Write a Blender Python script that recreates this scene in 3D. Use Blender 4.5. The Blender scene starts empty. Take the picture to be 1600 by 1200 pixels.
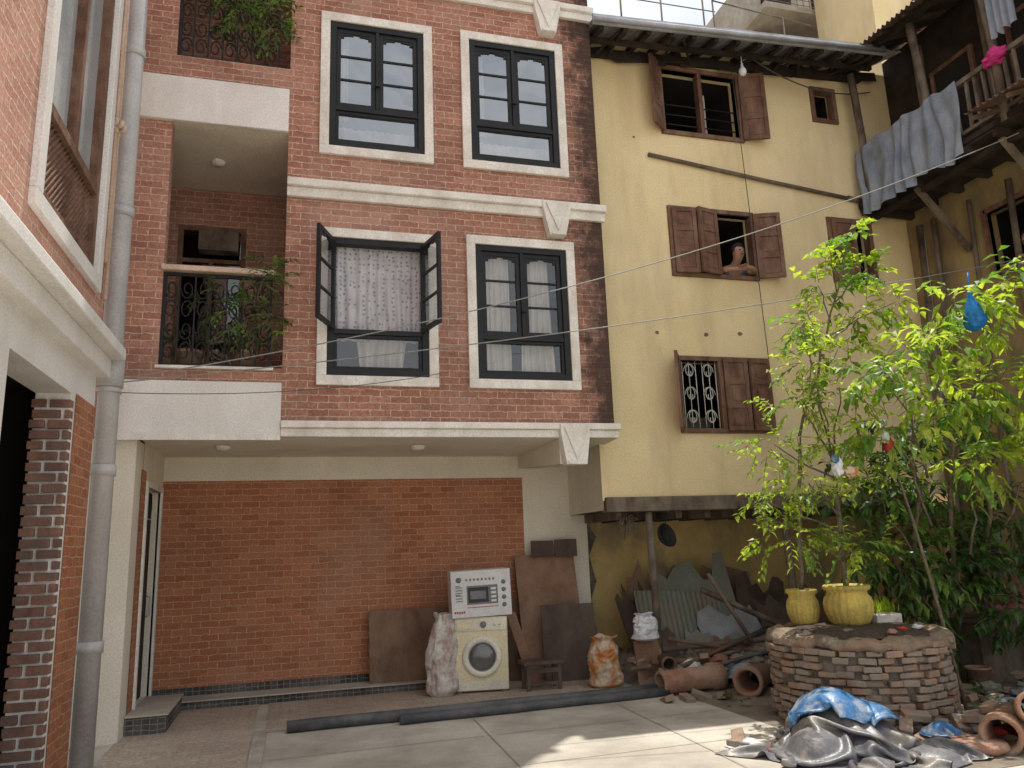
import bpy, math, random
import numpy as np
from mathutils import Vector, Matrix, noise
sc=bpy.context.scene
col=sc.collection
rad=math.radians
WL={}
# ---------------------------------------------------------------- mesh builder
class MB:
    def __init__(s): s.v=[];s.f=[];s.m=[];s.sm=[];s.T=None
    def add(s,vs,fs,m=0,smooth=False):
        o=len(s.v)
        if s.T is not None: vs=[s.T@Vector(v) for v in vs]
        s.v+=[tuple(v) for v in vs]
        for f in fs:
            s.f.append([i+o for i in f]); s.m.append(m); s.sm.append(smooth)
        return s
    def box(s,x0,x1,y0,y1,z0,z1,m=0):
        vs=[(x0,y0,z0),(x1,y0,z0),(x1,y1,z0),(x0,y1,z0),(x0,y0,z1),(x1,y0,z1),(x1,y1,z1),(x0,y1,z1)]
        return s.add(vs,[(0,3,2,1),(4,5,6,7),(0,1,5,4),(1,2,6,5),(2,3,7,6),(3,0,4,7)],m)
    def quad(s,a,b,c,d,m=0): return s.add([a,b,c,d],[(0,1,2,3)],m)
    def beam(s,a,b,w,h,m=0):
        a=Vector(a);b=Vector(b);t=(b-a).normalized()
        up=Vector((0,0,1)) if abs(t.z)<.95 else Vector((0,1,0))
        x=t.cross(up).normalized()*w/2; y=x.cross(t).normalized()*h/2
        vs=[a-x-y,a+x-y,a+x+y,a-x+y,b-x-y,b+x-y,b+x+y,b-x+y]
        return s.add(vs,[(0,3,2,1),(4,5,6,7),(0,1,5,4),(1,2,6,5),(2,3,7,6),(3,0,4,7)],m)
    def tube(s,pts,r,n=8,m=0,cap=True):
        pts=[Vector(p) for p in pts]; k=len(pts)
        rs=r if isinstance(r,(list,tuple)) else [r]*k
        vs=[];nv=None
        for i,p in enumerate(pts):
            t=(pts[min(i+1,k-1)]-pts[max(i-1,0)])
            t=t.normalized() if t.length>1e-9 else Vector((0,0,1))
            if nv is None:
                nv=t.cross(Vector((.123,.9,.31))).normalized()
            nv=(nv-t*nv.dot(t)).normalized(); b=t.cross(nv)
            for j in range(n):
                a=2*math.pi*j/n
                vs.append(p+(nv*math.cos(a)+b*math.sin(a))*rs[i])
        fs=[]
        for i in range(k-1):
            for j in range(n):
                fs.append((i*n+j,i*n+(j+1)%n,(i+1)*n+(j+1)%n,(i+1)*n+j))
        s.add(vs,fs,m,True)
        if cap:
            o=len(s.v)-len(vs)
            s.f.append([o+j for j in range(n)][::-1]);s.m.append(m);s.sm.append(False)
            s.f.append([o+(k-1)*n+j for j in range(n)]);s.m.append(m);s.sm.append(False)
        return s
    def lathe(s,prof,c=(0,0,0),n=28,m=0,jit=0,ribs=0,ra=.03):
        vs=[]
        for r,z in prof:
            for j in range(n):
                a=2*math.pi*j/n
                rr=r*(1+jit*noise.noise(Vector((math.cos(a)*2,math.sin(a)*2,z*3))))
                if ribs: rr*=1+ra*abs(math.cos(a*ribs/2))
                vs.append((c[0]+rr*math.cos(a),c[1]+rr*math.sin(a),c[2]+z))
        fs=[]
        for i in range(len(prof)-1):
            for j in range(n):
                fs.append((i*n+j,i*n+(j+1)%n,(i+1)*n+(j+1)%n,(i+1)*n+j))
        return s.add(vs,fs,m,True)
    def build(s,name,mats,parent=None,bevel=0,org=None,label=None):
        if not isinstance(mats,(list,tuple)): mats=[mats]
        xs=[v[0] for v in s.v];ys=[v[1] for v in s.v];zs=[v[2] for v in s.v]
        if org is None: org=((min(xs)+max(xs))/2,(min(ys)+max(ys))/2,min(zs))
        org=Vector(org)
        me=bpy.data.meshes.new(name)
        me.from_pydata([Vector(v)-org for v in s.v],[],s.f)
        for mt in mats: me.materials.append(mt)
        me.polygons.foreach_set("material_index",s.m)
        me.polygons.foreach_set("use_smooth",s.sm)
        me.update()
        ob=bpy.data.objects.new(name,me); col.objects.link(ob)
        pw=WL[parent.name] if parent else Vector((0,0,0))
        ob.location=org-pw; ob.parent=parent
        WL[ob.name]=org
        if label: ob["label"]=label
        if bevel:
            b=ob.modifiers.new("b",'BEVEL');b.width=bevel;b.segments=2;b.limit_method='ANGLE';b.angle_limit=rad(40)
        return ob
def info(ob,label,cat,group=None):
    ob["label"]=label;ob["category"]=cat
    if group: ob["group"]=group
    return ob
def thing(name,loc,label,cat,group=None):
    e=bpy.data.objects.new(name,None);col.objects.link(e);e.location=loc
    e.empty_display_size=.1
    WL[e.name]=Vector(loc);return info(e,label,cat,group)
def structure(ob): ob["kind"]="structure";return ob
# ---------------------------------------------------------------- materials
def newmat(name):
    m=bpy.data.materials.new(name);m.use_nodes=True;nt=m.node_tree
    return m,nt,nt.nodes["Principled BSDF"],nt.nodes["Material Output"]
def nd(nt,t,ins=None,**kw):
    n=nt.nodes.new("ShaderNode"+t)
    for k,v in kw.items(): setattr(n,k,v)
    for k,v in (ins or {}).items():
        if hasattr(v,"is_output"): nt.links.new(v,n.inputs[k])
        else: n.inputs[k].default_value=v
    return n
def c4(c): return (c[0],c[1],c[2],1)
def mix(nt,f,a,b,bt='MIX'):
    n=nt.nodes.new("ShaderNodeMixRGB");n.blend_type=bt
    for i,v in enumerate((f,a,b)):
        if hasattr(v,"is_output"): nt.links.new(v,n.inputs[i])
        else: n.inputs[i].default_value=v if i==0 else c4(v)
    return n.outputs[0]
def ramp(nt,f,lo,hi,a=0.0,b=1.0):
    n=nd(nt,"MapRange",{"Value":f,"From Min":lo,"From Max":hi,"To Min":a,"To Max":b});return n.outputs[0]
def surf(name,c1,c2=None,scale=4,rough=.8,bump=.1,metal=0,stain=None,sscale=1.2,samt=.6,stretch=.25,fine=60,spec=.3,lo=.42,hi=.68,stain2=None):
    m,nt,p,o=newmat(name);L=nt.links.new
    if c2 is None: c2=tuple(x*.75 for x in c1)
    g=nd(nt,"NewGeometry").outputs["Position"]
    n1=nd(nt,"TexNoise",{"Vector":g,"Scale":scale,"Detail":3,"Roughness":.6})
    colr=mix(nt,ramp(nt,n1.outputs[0],.35,.65),c1,c2)
    n2=nd(nt,"TexNoise",{"Vector":g,"Scale":fine,"Detail":1})
    colr=mix(nt,.35,colr,mix(nt,ramp(nt,n2.outputs[0],.3,.7),(.6,.6,.6),(1.25,1.25,1.25)),'MULTIPLY')
    if stain2:
        n5=nd(nt,"TexNoise",{"Vector":g,"Scale":.55,"Detail":6,"Roughness":.7})
        colr=mix(nt,ramp(nt,n5.outputs[0],.5,.66,0,.5),colr,stain2)
    if stain:
        mp=nd(nt,"Mapping",{"Vector":g,"Scale":(1,1,stretch)})
        n3=nd(nt,"TexNoise",{"Vector":mp.outputs[0],"Scale":sscale,"Detail":5,"Roughness":.65})
        f=ramp(nt,n3.outputs[0],lo,hi,0,samt)
        colr=mix(nt,f,colr,stain)
    L(colr,p.inputs["Base Color"])
    p.inputs["Roughness"].default_value=rough;p.inputs["Metallic"].default_value=metal
    p.inputs["Specular IOR Level"].default_value=spec
    if bump:
        b=nd(nt,"Bump",{"Height":n2.outputs[0] if bump<.25 else n1.outputs[0],"Strength":bump,"Distance":.03})
        L(b.outputs[0],p.inputs["Normal"])
    return m
def brickmat(name,c1,c2,mortar,bw=.215,rh=.075,ms=.006,edge=None,dirt=(.10,.075,.06),damt=.35,bump=.5,offset=.5,eamt=.3):
    m,nt,p,o=newmat(name);L=nt.links.new
    geo=nd(nt,"NewGeometry")
    sp=nd(nt,"SeparateXYZ",{0:geo.outputs["Position"]})
    sn=nd(nt,"SeparateXYZ",{0:geo.outputs["True Normal"]})
    def M(op,a,b=None):
        n=nt.nodes.new("ShaderNodeMath");n.operation=op
        for i,v in enumerate((a,b)):
            if v is None: continue
            if hasattr(v,"is_output"): L(v,n.inputs[i])
            else: n.inputs[i].default_value=v
        return n.outputs[0]
    k=M('GREATER_THAN',M('ABSOLUTE',sn.outputs[0]),.5)
    kz=M('GREATER_THAN',M('ABSOLUTE',sn.outputs[2]),.5)
    u=M('ADD',M('MULTIPLY',sp.outputs[0],M('SUBTRACT',1,k)),M('MULTIPLY',sp.outputs[1],k))
    v=M('ADD',M('MULTIPLY',sp.outputs[2],M('SUBTRACT',1,kz)),M('MULTIPLY',sp.outputs[1],kz))
    nz=nd(nt,"TexNoise",{"Vector":geo.outputs["Position"],"Scale":9,"Detail":2})
    nz2=nd(nt,"TexNoise",{"Vector":geo.outputs["Position"],"Scale":45,"Detail":2})
    w=M('MULTIPLY',M('SUBTRACT',nz.outputs[0],.5),.030)
    w2=M('MULTIPLY',M('SUBTRACT',nz2.outputs[0],.5),.017)
    u=M('ADD',u,w2);v=M('ADD',M('ADD',v,w),w2)
    cb=nd(nt,"CombineXYZ",{0:u,1:v})
    bt=nd(nt,"TexBrick",{"Vector":cb.outputs[0],"Color1":c4(c1),"Color2":c4(c2),"Mortar":c4(mortar),"Scale":1,"Mortar Size":ms,"Mortar Smooth":.45,"Brick Width":bw,"Row Height":rh},offset=offset)
    colr=bt.outputs["Color"]
    colr=mix(nt,.6,colr,mix(nt,ramp(nt,nz2.outputs[0],.3,.7),(.62,.6,.58),(1.35,1.35,1.35)),'MULTIPLY')
    big=nd(nt,"TexNoise",{"Vector":geo.outputs["Position"],"Scale":.9,"Detail":5,"Roughness":.65})
    colr=mix(nt,ramp(nt,big.outputs[0],.45,.75,0,damt),colr,dirt)
    mp=nd(nt,"Mapping",{"Vector":geo.outputs["Position"],"Scale":(1,1,.3),"Location":(5,3,1)})
    eff=nd(nt,"TexNoise",{"Vector":mp.outputs[0],"Scale":1.7,"Detail":5})
    colr=mix(nt,ramp(nt,eff.outputs[0],.48,.8,0,eamt),colr,(.55,.44,.38))
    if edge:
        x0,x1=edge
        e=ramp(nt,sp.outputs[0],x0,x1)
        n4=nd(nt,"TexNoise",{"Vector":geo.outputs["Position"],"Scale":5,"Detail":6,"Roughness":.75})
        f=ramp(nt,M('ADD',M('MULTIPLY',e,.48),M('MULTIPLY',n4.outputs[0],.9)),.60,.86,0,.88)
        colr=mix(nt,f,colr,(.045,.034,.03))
    L(colr,p.inputs["Base Color"]);p.inputs["Roughness"].default_value=.95
    p.inputs["Specular IOR Level"].default_value=.1
    h=M('ADD',M('MULTIPLY',M('SUBTRACT',1,bt.outputs["Fac"]),1.0),M('MULTIPLY',nz2.outputs[0],.5))
    b=nd(nt,"Bump",{"Height":h,"Strength":bump,"Distance":.012});L(b.outputs[0],p.inputs["Normal"])
    return m
def leafmat(name,ca,cb,tr=.45,scale=3,k=(1.7,1.8,.9)):
    m,nt,p,o=newmat(name);L=nt.links.new
    g=nd(nt,"NewGeometry").outputs["Position"]
    n=nd(nt,"TexNoise",{"Vector":g,"Scale":scale,"Detail":1})
    n2=nd(nt,"TexNoise",{"Vector":g,"Scale":scale*9,"Detail":1})
    c=mix(nt,ramp(nt,n.outputs[0],.38,.62),ca,cb)
    c=mix(nt,.6,c,mix(nt,ramp(nt,n2.outputs[0],.35,.65),(.55,.6,.5),(1.4,1.35,1.3)),'MULTIPLY')
    L(c,p.inputs["Base Color"]);p.inputs["Roughness"].default_value=.42
    t=nd(nt,"BsdfTranslucent",{"Color":mix(nt,1,c,k,'MULTIPLY')})
    mx=nd(nt,"MixShader",{0:tr,1:p.outputs[0],2:t.outputs[0]});L(mx.outputs[0],o.inputs[0])
    return m
def glassmat(name,refl=.3,tint=(.92,.94,.95),dark=.75):
    m,nt,p,o=newmat(name);L=nt.links.new
    g=nd(nt,"BsdfGlossy",{"Color":c4(tint),"Roughness":.03})
    geo=nd(nt,"NewGeometry").outputs["Position"]
    n=nd(nt,"TexNoise",{"Vector":geo,"Scale":2.5,"Detail":1})
    b=nd(nt,"Bump",{"Height":n.outputs[0],"Strength":.2,"Distance":.05});L(b.outputs[0],g.inputs["Normal"])
    t=nd(nt,"BsdfTransparent",{"Color":(dark,dark,dark,1)})
    mx=nd(nt,"MixShader",{0:refl,1:t.outputs[0],2:g.outputs[0]});L(mx.outputs[0],o.inputs[0])
    return m
def clothmat(name,c1,motif=None,scale=16,tr=.3):
    m,nt,p,o=newmat(name);L=nt.links.new
    g=nd(nt,"NewGeometry").outputs["Position"]
    n=nd(nt,"TexNoise",{"Vector":g,"Scale":5,"Detail":2})
    c=mix(nt,ramp(nt,n.outputs[0],.3,.7),c1,tuple(x*.8 for x in c1))
    if motif:
        v=nd(nt,"TexVoronoi",{"Vector":g,"Scale":scale,"Randomness":.45})
        nn=nd(nt,"TexNoise",{"Vector":g,"Scale":70})
        mm=nt.nodes.new("ShaderNodeMath");mm.operation='MULTIPLY_ADD';L(nn.outputs[0],mm.inputs[0]);mm.inputs[1].default_value=.35;L(v.outputs["Distance"],mm.inputs[2])
        c=mix(nt,ramp(nt,mm.outputs[0],.42,.5,1,0),c,motif)
    L(c,p.inputs["Base Color"]);p.inputs["Roughness"].default_value=.9
    t=nd(nt,"BsdfTranslucent",{"Color":c});mx=nd(nt,"MixShader",{0:tr,1:p.outputs[0],2:t.outputs[0]});L(mx.outputs[0],o.inputs[0])
    return m
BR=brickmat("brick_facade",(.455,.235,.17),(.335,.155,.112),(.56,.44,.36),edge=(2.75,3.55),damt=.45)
BR2=brickmat("brick_red_wall",(.46,.195,.105),(.355,.135,.07),(.49,.32,.22),bw=.2,damt=.3,eamt=.18)
BR3=brickmat("brick_side",(.60,.34,.26),(.48,.25,.185),(.62,.52,.45),damt=.15)
RB=surf("rough_brick",(.30,.155,.11),(.17,.095,.075),7,.95,.5,stain=(.12,.10,.085),sscale=3,samt=.7,stretch=1)
RBW=surf("weathered_brick",(.36,.22,.15),(.22,.15,.11),9,.95,.7,stain=(.27,.24,.195),sscale=5,samt=.85,stretch=1,lo=.38,hi=.6)
RIMM=surf("weathered_rim",(.27,.225,.165),(.15,.12,.09),9,.95,.9,stain=(.30,.17,.11),sscale=6,samt=.7,stretch=1)
MORT=surf("old_mortar",(.24,.21,.17),(.12,.10,.085),12,.95,.5)
WHT=surf("white_plaster",(.82,.80,.77),(.75,.73,.70),2,.8,.06,stain=(.50,.46,.41),sscale=1.6,samt=.5)
TRIM=surf("painted_trim",(.86,.84,.79),(.77,.74,.68),6,.75,.08,stain=(.44,.38,.31),sscale=3,samt=.5,stretch=.6)
CREAM=surf("cream_plaster",(.80,.75,.64),(.74,.69,.57),1.5,.85,.05,stain=(.50,.44,.35),sscale=.9,samt=.45)
YEL=surf("yellow_limewash",(.86,.715,.43),(.80,.645,.36),1.2,.9,.12,stain=(.50,.40,.24),sscale=1.5,samt=.65,stretch=.22,lo=.48,hi=.76,stain2=(.72,.60,.40))
YEL2=surf("ochre_plaster_old",(.40,.30,.14),(.27,.20,.10),1.5,.95,.25,stain=(.13,.105,.08),sscale=1.4,samt=.85,stretch=.4,lo=.42,hi=.64)
OCH=surf("ochre_plaster",(.80,.60,.26),(.62,.46,.20),2,.95,.25,stain=(.30,.24,.17),sscale=1.8,samt=.75,stretch=.6,lo=.48,hi=.64)
BLK=surf("black_paint",(.012,.013,.015),(.018,.019,.021),6,.5,.05,spec=.3)
IRON=surf("black_iron",(.02,.02,.022),None,9,.55,.1)
WOOD=surf("brown_window_wood",(.19,.095,.06),(.11,.055,.038),7,.7,.2,stain=(.36,.25,.18),sscale=6,samt=.45,stretch=.3)
WOOD2=surf("old_grey_wood",(.18,.135,.10),(.08,.06,.046),5,.9,.3,stain=(.30,.26,.21),sscale=4,samt=.5,stretch=.2)
DARKW=surf("dark_timber",(.05,.036,.028),(.025,.019,.015),4,.9,.3)
PLY=surf("plywood_brown",(.20,.12,.075),(.14,.08,.05),3,.75,.1,stain=(.33,.22,.15),sscale=2.5,samt=.6,stretch=.5)
PLY2=surf("plywood_red",(.29,.165,.105),(.20,.11,.07),3,.8,.12,stain=(.42,.30,.22),sscale=2.5,samt=.6,stretch=.6)
PLYD=surf("dark_board",(.11,.075,.06),(.065,.045,.037),3,.7,.1,stain=(.20,.15,.12),sscale=3,samt=.5)
PVC=surf("grey_pvc",(.48,.47,.48),(.40,.395,.40),3,.45,.03,stain=(.62,.60,.57),sscale=3,samt=.6,stretch=.2,spec=.4)
PIPEW=surf("pale_pipe",(.66,.50,.40),(.54,.40,.31),6,.5,.05)
CON=surf("concrete",(.58,.54,.46),(.45,.415,.35),1.3,.9,.25,stain=(.26,.23,.19),sscale=.9,samt=.8,stretch=1,fine=90,stain2=(.36,.33,.28))
EDGE=surf("pale_cement",(.46,.42,.36),(.34,.31,.26),5,.9,.3,stain=(.24,.21,.17),sscale=2,samt=.7,stretch=.5)
GND=surf("dusty_ground",(.56,.50,.41),(.46,.41,.33),1.2,.95,.3,stretch=1,fine=40)
DIRT=surf("packed_dirt",(.30,.255,.195),(.17,.14,.11),2.2,.95,.6,stain=(.10,.08,.065),sscale=1.5,samt=.7,stretch=1,fine=40)
TILE=brickmat("dark_mosaic_tile",(.045,.05,.052),(.085,.085,.085),(.24,.22,.19),bw=.07,rh=.05,ms=.004,bump=.2,damt=.3,offset=0)
PAVE=brickmat("paving_tile",(.46,.385,.31),(.40,.33,.265),(.30,.25,.20),bw=.2,rh=.1,ms=.004,damt=.6,bump=.3,dirt=(.22,.18,.145))
GL=glassmat("window_glass",.36)
GLL=glassmat("lower_glass",.11,dark=.85)
GLD=glassmat("dark_glass",.10,dark=.5)
GLP=surf("pale_glass",(.42,.45,.46),(.34,.37,.39),2,.12,0,spec=.7)  # opaque pane, paleness held in the base colour
CURT=clothmat("printed_curtain",(.80,.79,.82),(.38,.38,.50),19)
CURW=clothmat("white_curtain",(.84,.80,.74))
GRN=leafmat("leaf_bright",(.25,.35,.045),(.40,.47,.075),.5)
GRN2=leafmat("leaf_broad",(.11,.22,.045),(.19,.31,.065),.45)
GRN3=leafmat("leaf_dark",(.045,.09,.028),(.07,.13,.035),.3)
BARK=surf("bark",(.21,.17,.125),(.12,.095,.07),14,.95,.5)
DARK=surf("dark_interior",(.03,.027,.024),None,2,.95,0)  # near-black colour stands in for the shade inside the rooms
TIN=surf("roof_tin",(.46,.49,.54),(.36,.38,.41),3,.5,.1,metal=.2,stain=(.22,.15,.11),sscale=2.5,samt=.5,stretch=1)
RUST=surf("rusty_tin",(.19,.15,.13),(.11,.085,.07),3,.75,.2,metal=.2,stain=(.20,.09,.045),sscale=2,samt=.75,stretch=1)
CLAY=surf("terracotta",(.38,.21,.14),(.28,.15,.10),6,.85,.2,stain=(.42,.36,.3),sscale=4,samt=.6,stretch=1)
YPOT=surf("yellow_painted_clay",(.66,.50,.12),(.52,.38,.10),6,.75,.2,stain=(.25,.29,.10),sscale=5,samt=.6,stretch=2.5,lo=.46,hi=.62,stain2=(.34,.24,.13))
SOIL=surf("soil",(.10,.075,.055),(.055,.042,.033),18,1,.8)
CRM=surf("washer_enamel",(.78,.70,.47),(.74,.66,.43),2,.35,.01,stain=(.55,.45,.28),sscale=3,samt=.4,spec=.5)
CRMW=surf("washer_white",(.84,.80,.66),None,2,.35,.0,spec=.5)
CARD=surf("carton_print",(.76,.76,.76),(.68,.68,.69),4,.6,.05,stain=(.5,.46,.44),sscale=3,samt=.3)
GREY=surf("mid_grey_print",(.22,.23,.25),(.17,.18,.2),9,.6,0)
BLKP=surf("black_print",(.03,.03,.035),None,9,.3,0)
REDP=surf("red_print",(.5,.06,.05),None,9,.6,0)
SACK=surf("woven_white_sack",(.70,.66,.62),(.52,.48,.45),9,.75,.3,stain=(.36,.22,.18),sscale=7,samt=.7,stretch=1,lo=.48,hi=.6)
SACKO=surf("woven_orange_sack",(.55,.21,.06),(.42,.19,.08),7,.75,.3,stain=(.60,.52,.40),sscale=7,samt=.85,stretch=1,lo=.42,hi=.6)
BAGW=surf("white_plastic",(.78,.79,.81),(.62,.64,.68),8,.4,.15)
BLUE=surf("blue_tarp",(.04,.16,.36),(.03,.11,.26),6,.4,.1,stain=(.33,.37,.42),sscale=6,samt=.8,stretch=1,spec=.5,lo=.46,hi=.6)
TARP=surf("grey_tarp",(.15,.15,.165),(.08,.08,.09),4,.42,.1,stain=(.34,.31,.26),sscale=3,samt=.75,stretch=1,lo=.47,hi=.62,spec=.5)
BPIPE=surf("black_pipe",(.05,.055,.063),(.08,.085,.09),3,.5,.05,stain=(.2,.19,.17),sscale=4,samt=.5,stretch=1)
SHEET=surf("green_grey_sheet",(.24,.26,.22),(.16,.17,.15),3,.7,.2,stain=(.32,.24,.16),sscale=3,samt=.6,stretch=1)
GCLOTH=surf("blue_grey_cloth",(.25,.29,.36),(.16,.19,.25),4,.95,.3,stain=(.38,.40,.43),sscale=5,samt=.5,stretch=.2)
PINK=surf("pink_cloth",(.75,.06,.30),(.5,.04,.2),6,.9,.2)
SKIN=surf("skin",(.40,.23,.155),(.34,.19,.125),9,.6,0)
HAIR=surf("black_hair",(.02,.016,.014),None,30,.6,.2)
SHIRT=surf("dark_shirt",(.10,.11,.15),(.06,.065,.09),9,.9,.1)
WIRE=surf("wire",(.10,.10,.10),None,9,.6,0)
WIREL=surf("pale_wire",(.30,.29,.27),None,9,.6,0)
GRILL=surf("white_grill",(.7,.68,.62),None,9,.6,.05)
BPLAS=leafmat("blue_plastic",(.02,.22,.62),(.03,.30,.75),.45,k=(1,1,1))
REDC=surf("faded_red",(.34,.13,.10),(.20,.08,.065),5,.85,.2,stain=(.16,.11,.09),sscale=3,samt=.8,stretch=1)
# ---------------------------------------------------------------- helpers
def wall_grid(mb,axis,c,u0,u1,z0,z1,holes,depth,m=0,mr=None,flip=False):
    mr=m if mr is None else mr
    us=sorted({u0,u1}|{h[0] for h in holes if u0<h[0]<u1}|{h[1] for h in holes if u0<h[1]<u1})
    zs=sorted({z0,z1}|{h[2] for h in holes if z0<h[2]<z1}|{h[3] for h in holes if z0<h[3]<z1})
    P=(lambda u,z,d=0:(u,c+d,z)) if axis=='Y' else (lambda u,z,d=0:(c+d,u,z))
    for i in range(len(us)-1):
        for j in range(len(zs)-1):
            uc=(us[i]+us[i+1])/2;zc=(zs[j]+zs[j+1])/2
            if any(h[0]<uc<h[1] and h[2]<zc<h[3] for h in holes): continue
            mb.quad(P(us[i],zs[j]),P(us[i+1],zs[j]),P(us[i+1],zs[j+1]),P(us[i],zs[j+1]),m)
    for a,b,l,h in holes:
        mb.quad(P(a,l),P(a,h),P(a,h,depth),P(a,l,depth),mr)
        mb.quad(P(b,l),P(b,l,depth),P(b,h,depth),P(b,h),mr)
        mb.quad(P(a,l),P(a,l,depth),P(b,l,depth),P(b,l),mr)
        mb.quad(P(a,h),P(b,h),P(b,h,depth),P(a,h,depth),mr)
def room(mb,x0,x1,y0,y1,z0,z1,openax,m=0):
    if openax!='y0': mb.quad((x0,y0,z0),(x1,y0,z0),(x1,y0,z1),(x0,y0,z1),m)
    mb.quad((x0,y1,z0),(x1,y1,z0),(x1,y1,z1),(x0,y1,z1),m)
    if openax!='x0': mb.quad((x0,y0,z0),(x0,y1,z0),(x0,y1,z1),(x0,y0,z1),m)
    mb.quad((x1,y0,z0),(x1,y1,z0),(x1,y1,z1),(x1,y0,z1),m)
    mb.quad((x0,y0,z0),(x1,y0,z0),(x1,y1,z0),(x0,y1,z0),m)
    mb.quad((x0,y0,z1),(x1,y0,z1),(x1,y1,z1),(x0,y1,z1),m)
def wavy(mb,x0,x1,y,z0,z1,amp=.03,waves=9,nx=60,nz=10,m=0,seed=0,flare=0):
    vs=[]
    for j in range(nz+1):
        tz=j/nz
        for i in range(nx+1):
            t=i/nx
            ph=waves*2*math.pi*t+noise.noise(Vector((t*3,tz*1.5,seed)))*2.5
            yy=y+amp*math.sin(ph)*(.5+.5*tz)+.02*noise.noise(Vector((t*5,tz*3,seed+9)))
            xx=x0+(x1-x0)*t+flare*(t-.5)*tz
            vs.append((xx,yy,z1+(z0-z1)*tz))
    w=nx+1
    mb.add(vs,[(j*w+i,j*w+i+1,(j+1)*w+i+1,(j+1)*w+i) for j in range(nz) for i in range(nx)],m,True)
def frame4(mb,x0,x1,z0,z1,w,y0,y1,m=0):
    mb.box(x0,x1,y0,y1,z0,z0+w,m);mb.box(x0,x1,y0,y1,z1-w,z1,m)
    mb.box(x0,x0+w,y0,y1,z0+w,z1-w,m);mb.box(x1-w,x1,y0,y1,z0+w,z1-w,m)
def sash(x0,x1,z0,z1,y,T=None,frame=None,glass=None,rows=3,st=.05,arch=True):
    frame.T=T;glass.T=T
    frame4(frame,x0,x1,z0,z1,st,y,y+.035)
    ax0,ax1,az0,az1=x0+st,x1-st,z0+st,z1-st
    for i in range(1,rows):
        z=az0+(az1-az0)*i/rows*(1.0)
        frame.box(ax0,ax1,y+.004,y+.03,z-.012,z+.012)
    if arch:
        n=10
        for i in range(n):
            t0=i/n;t1=(i+1)/n;tm=(t0+t1)/2
            d=.012+.055*(abs(2*tm-1)**2)+.008*math.cos(tm*math.pi*6)
            frame.box(ax0+(ax1-ax0)*t0,ax0+(ax1-ax0)*t1,y+.005,y+.028,az1-d,az1)
    glass.quad((ax0,y+.018,az0),(ax1,y+.018,az0),(ax1,y+.018,az1),(ax0,y+.018,az1))
    frame.T=None;glass.T=None
def shutter(parent,hx,hy,z0,z1,w,ang,left,mat,panels=3,name="shutter",axis=None):
    mb=MB();s=1 if left else -1
    mb.T=Matrix.Translation((hx,hy,0))@Matrix.Rotation(rad(-ang if left else ang),4,'Z')
    def b(a0,a1,y0,y1,c0,c1):
        mb.box(min(s*a0,s*a1),max(s*a0,s*a1),y0,y1,c0,c1)
    st=.055
    b(0,st,-.02,.02,z0,z1);b(w-st,w,-.02,.02,z0,z1)
    b(st,w-st,-.02,.02,z0,z0+st);b(st,w-st,-.02,.02,z1-st,z1)
    for i in range(1,panels):
        z=z0+(z1-z0)*i/panels;b(st,w-st,-.018,.018,z-.025,z+.025)
    b(st,w-st,-.006,.006,z0+st,z1-st)
    for i in range(panels):
        za=z0+(z1-z0)*i/panels+.07;zb=z0+(z1-z0)*(i+1)/panels-.07
        if zb>za+.02 and w-2*st>.08: b(st+.03,w-st-.03,-.012,.012,za,zb)
    return mb.build(name,mat,parent)
def leaf(mb,p,d,up,L,W,m=0,curl=.25):
    d=d.normalized();s=d.cross(up)
    if s.length<1e-3: s=d.cross(Vector((1,0,0)))
    s.normalize();n=s.cross(d)
    a=p;t=p+d*L-n*L*curl;mid=p+d*L*.45
    l=mid+s*W*.5+n*W*.18;r=mid-s*W*.5+n*W*.18
    mb.add([a,l,t,r,mid],[(0,4,1),(1,4,2),(0,3,4),(3,2,4)],m)
def rv(R): 
    while True:
        v=Vector((R.uniform(-1,1),R.uniform(-1,1),R.uniform(-1,1)))
        if .05<v.length<1: return v
def crown(mb,blobs,R,size=.09,wid=.4,twl=.3,per=7,mats=(0,),stems=None,droop=.15):
    for bl in blobs:
        c,r,n=bl[:3];mm=bl[3] if len(bl)>3 else mats
        c=Vector(c)
        rr=Vector(r) if isinstance(r,(tuple,list)) else Vector((r,r,r))
        for _ in range(n):
            v=rv(R);v=v*(.6+.4*R.random())
            p=c+Vector((v.x*rr.x,v.y*rr.y,v.z*rr.z))
            d=(v.normalized()*.8+rv(R)*.9+Vector((0,0,-.1))).normalized()
            l=twl*R.uniform(.6,1.2);m=R.choice(mm)
            if stems is not None: stems.tube([p,p+d*l*.5,p+d*l+Vector((0,0,-.04))],[.004,.003,.0015],4,cap=False)
            k=int(per*R.uniform(.6,1.3))
            for i in range(k):
                t=(i+.5)/k;q=p+d*l*t+Vector((0,0,-.04*t*t))
                side=d.cross(Vector((0,0,1)));side=side.normalized() if side.length>.01 else Vector((1,0,0))
                sd=side*(1 if i%2 else -1)
                ld=(sd*.8+d*.6+rv(R)*.35+Vector((0,0,-droop))).normalized()
                leaf(mb,q,ld,(Vector((0,0,1))+rv(R)*.5),size*R.uniform(.65,1.25),size*wid*R.uniform(.8,1.2),m,R.uniform(.05,.4))
def corrug(mb,o,u,v,lu,lv,amp=.018,pitch=.08,m=0,sag=0):
    o=Vector(o);u=Vector(u).normalized();v=Vector(v).normalized();n=u.cross(v)
    k=int(lu/pitch*6);vs=[]
    for j in range(5):
        for i in range(k+1):
            a=lu*i/k
            vs.append(o+u*a+v*(lv*j/4)+n*(amp*math.sin(2*math.pi*a/pitch))+Vector((0,0,-sag*math.sin(math.pi*i/k)+.02*noise.noise(Vector((a*1.3,j,o.x))))))
    w=k+1
    mb.add(vs,[(j*w+i,j*w+i+1,(j+1)*w+i+1,(j+1)*w+i) for j in range(4) for i in range(k)],m,True)
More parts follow.
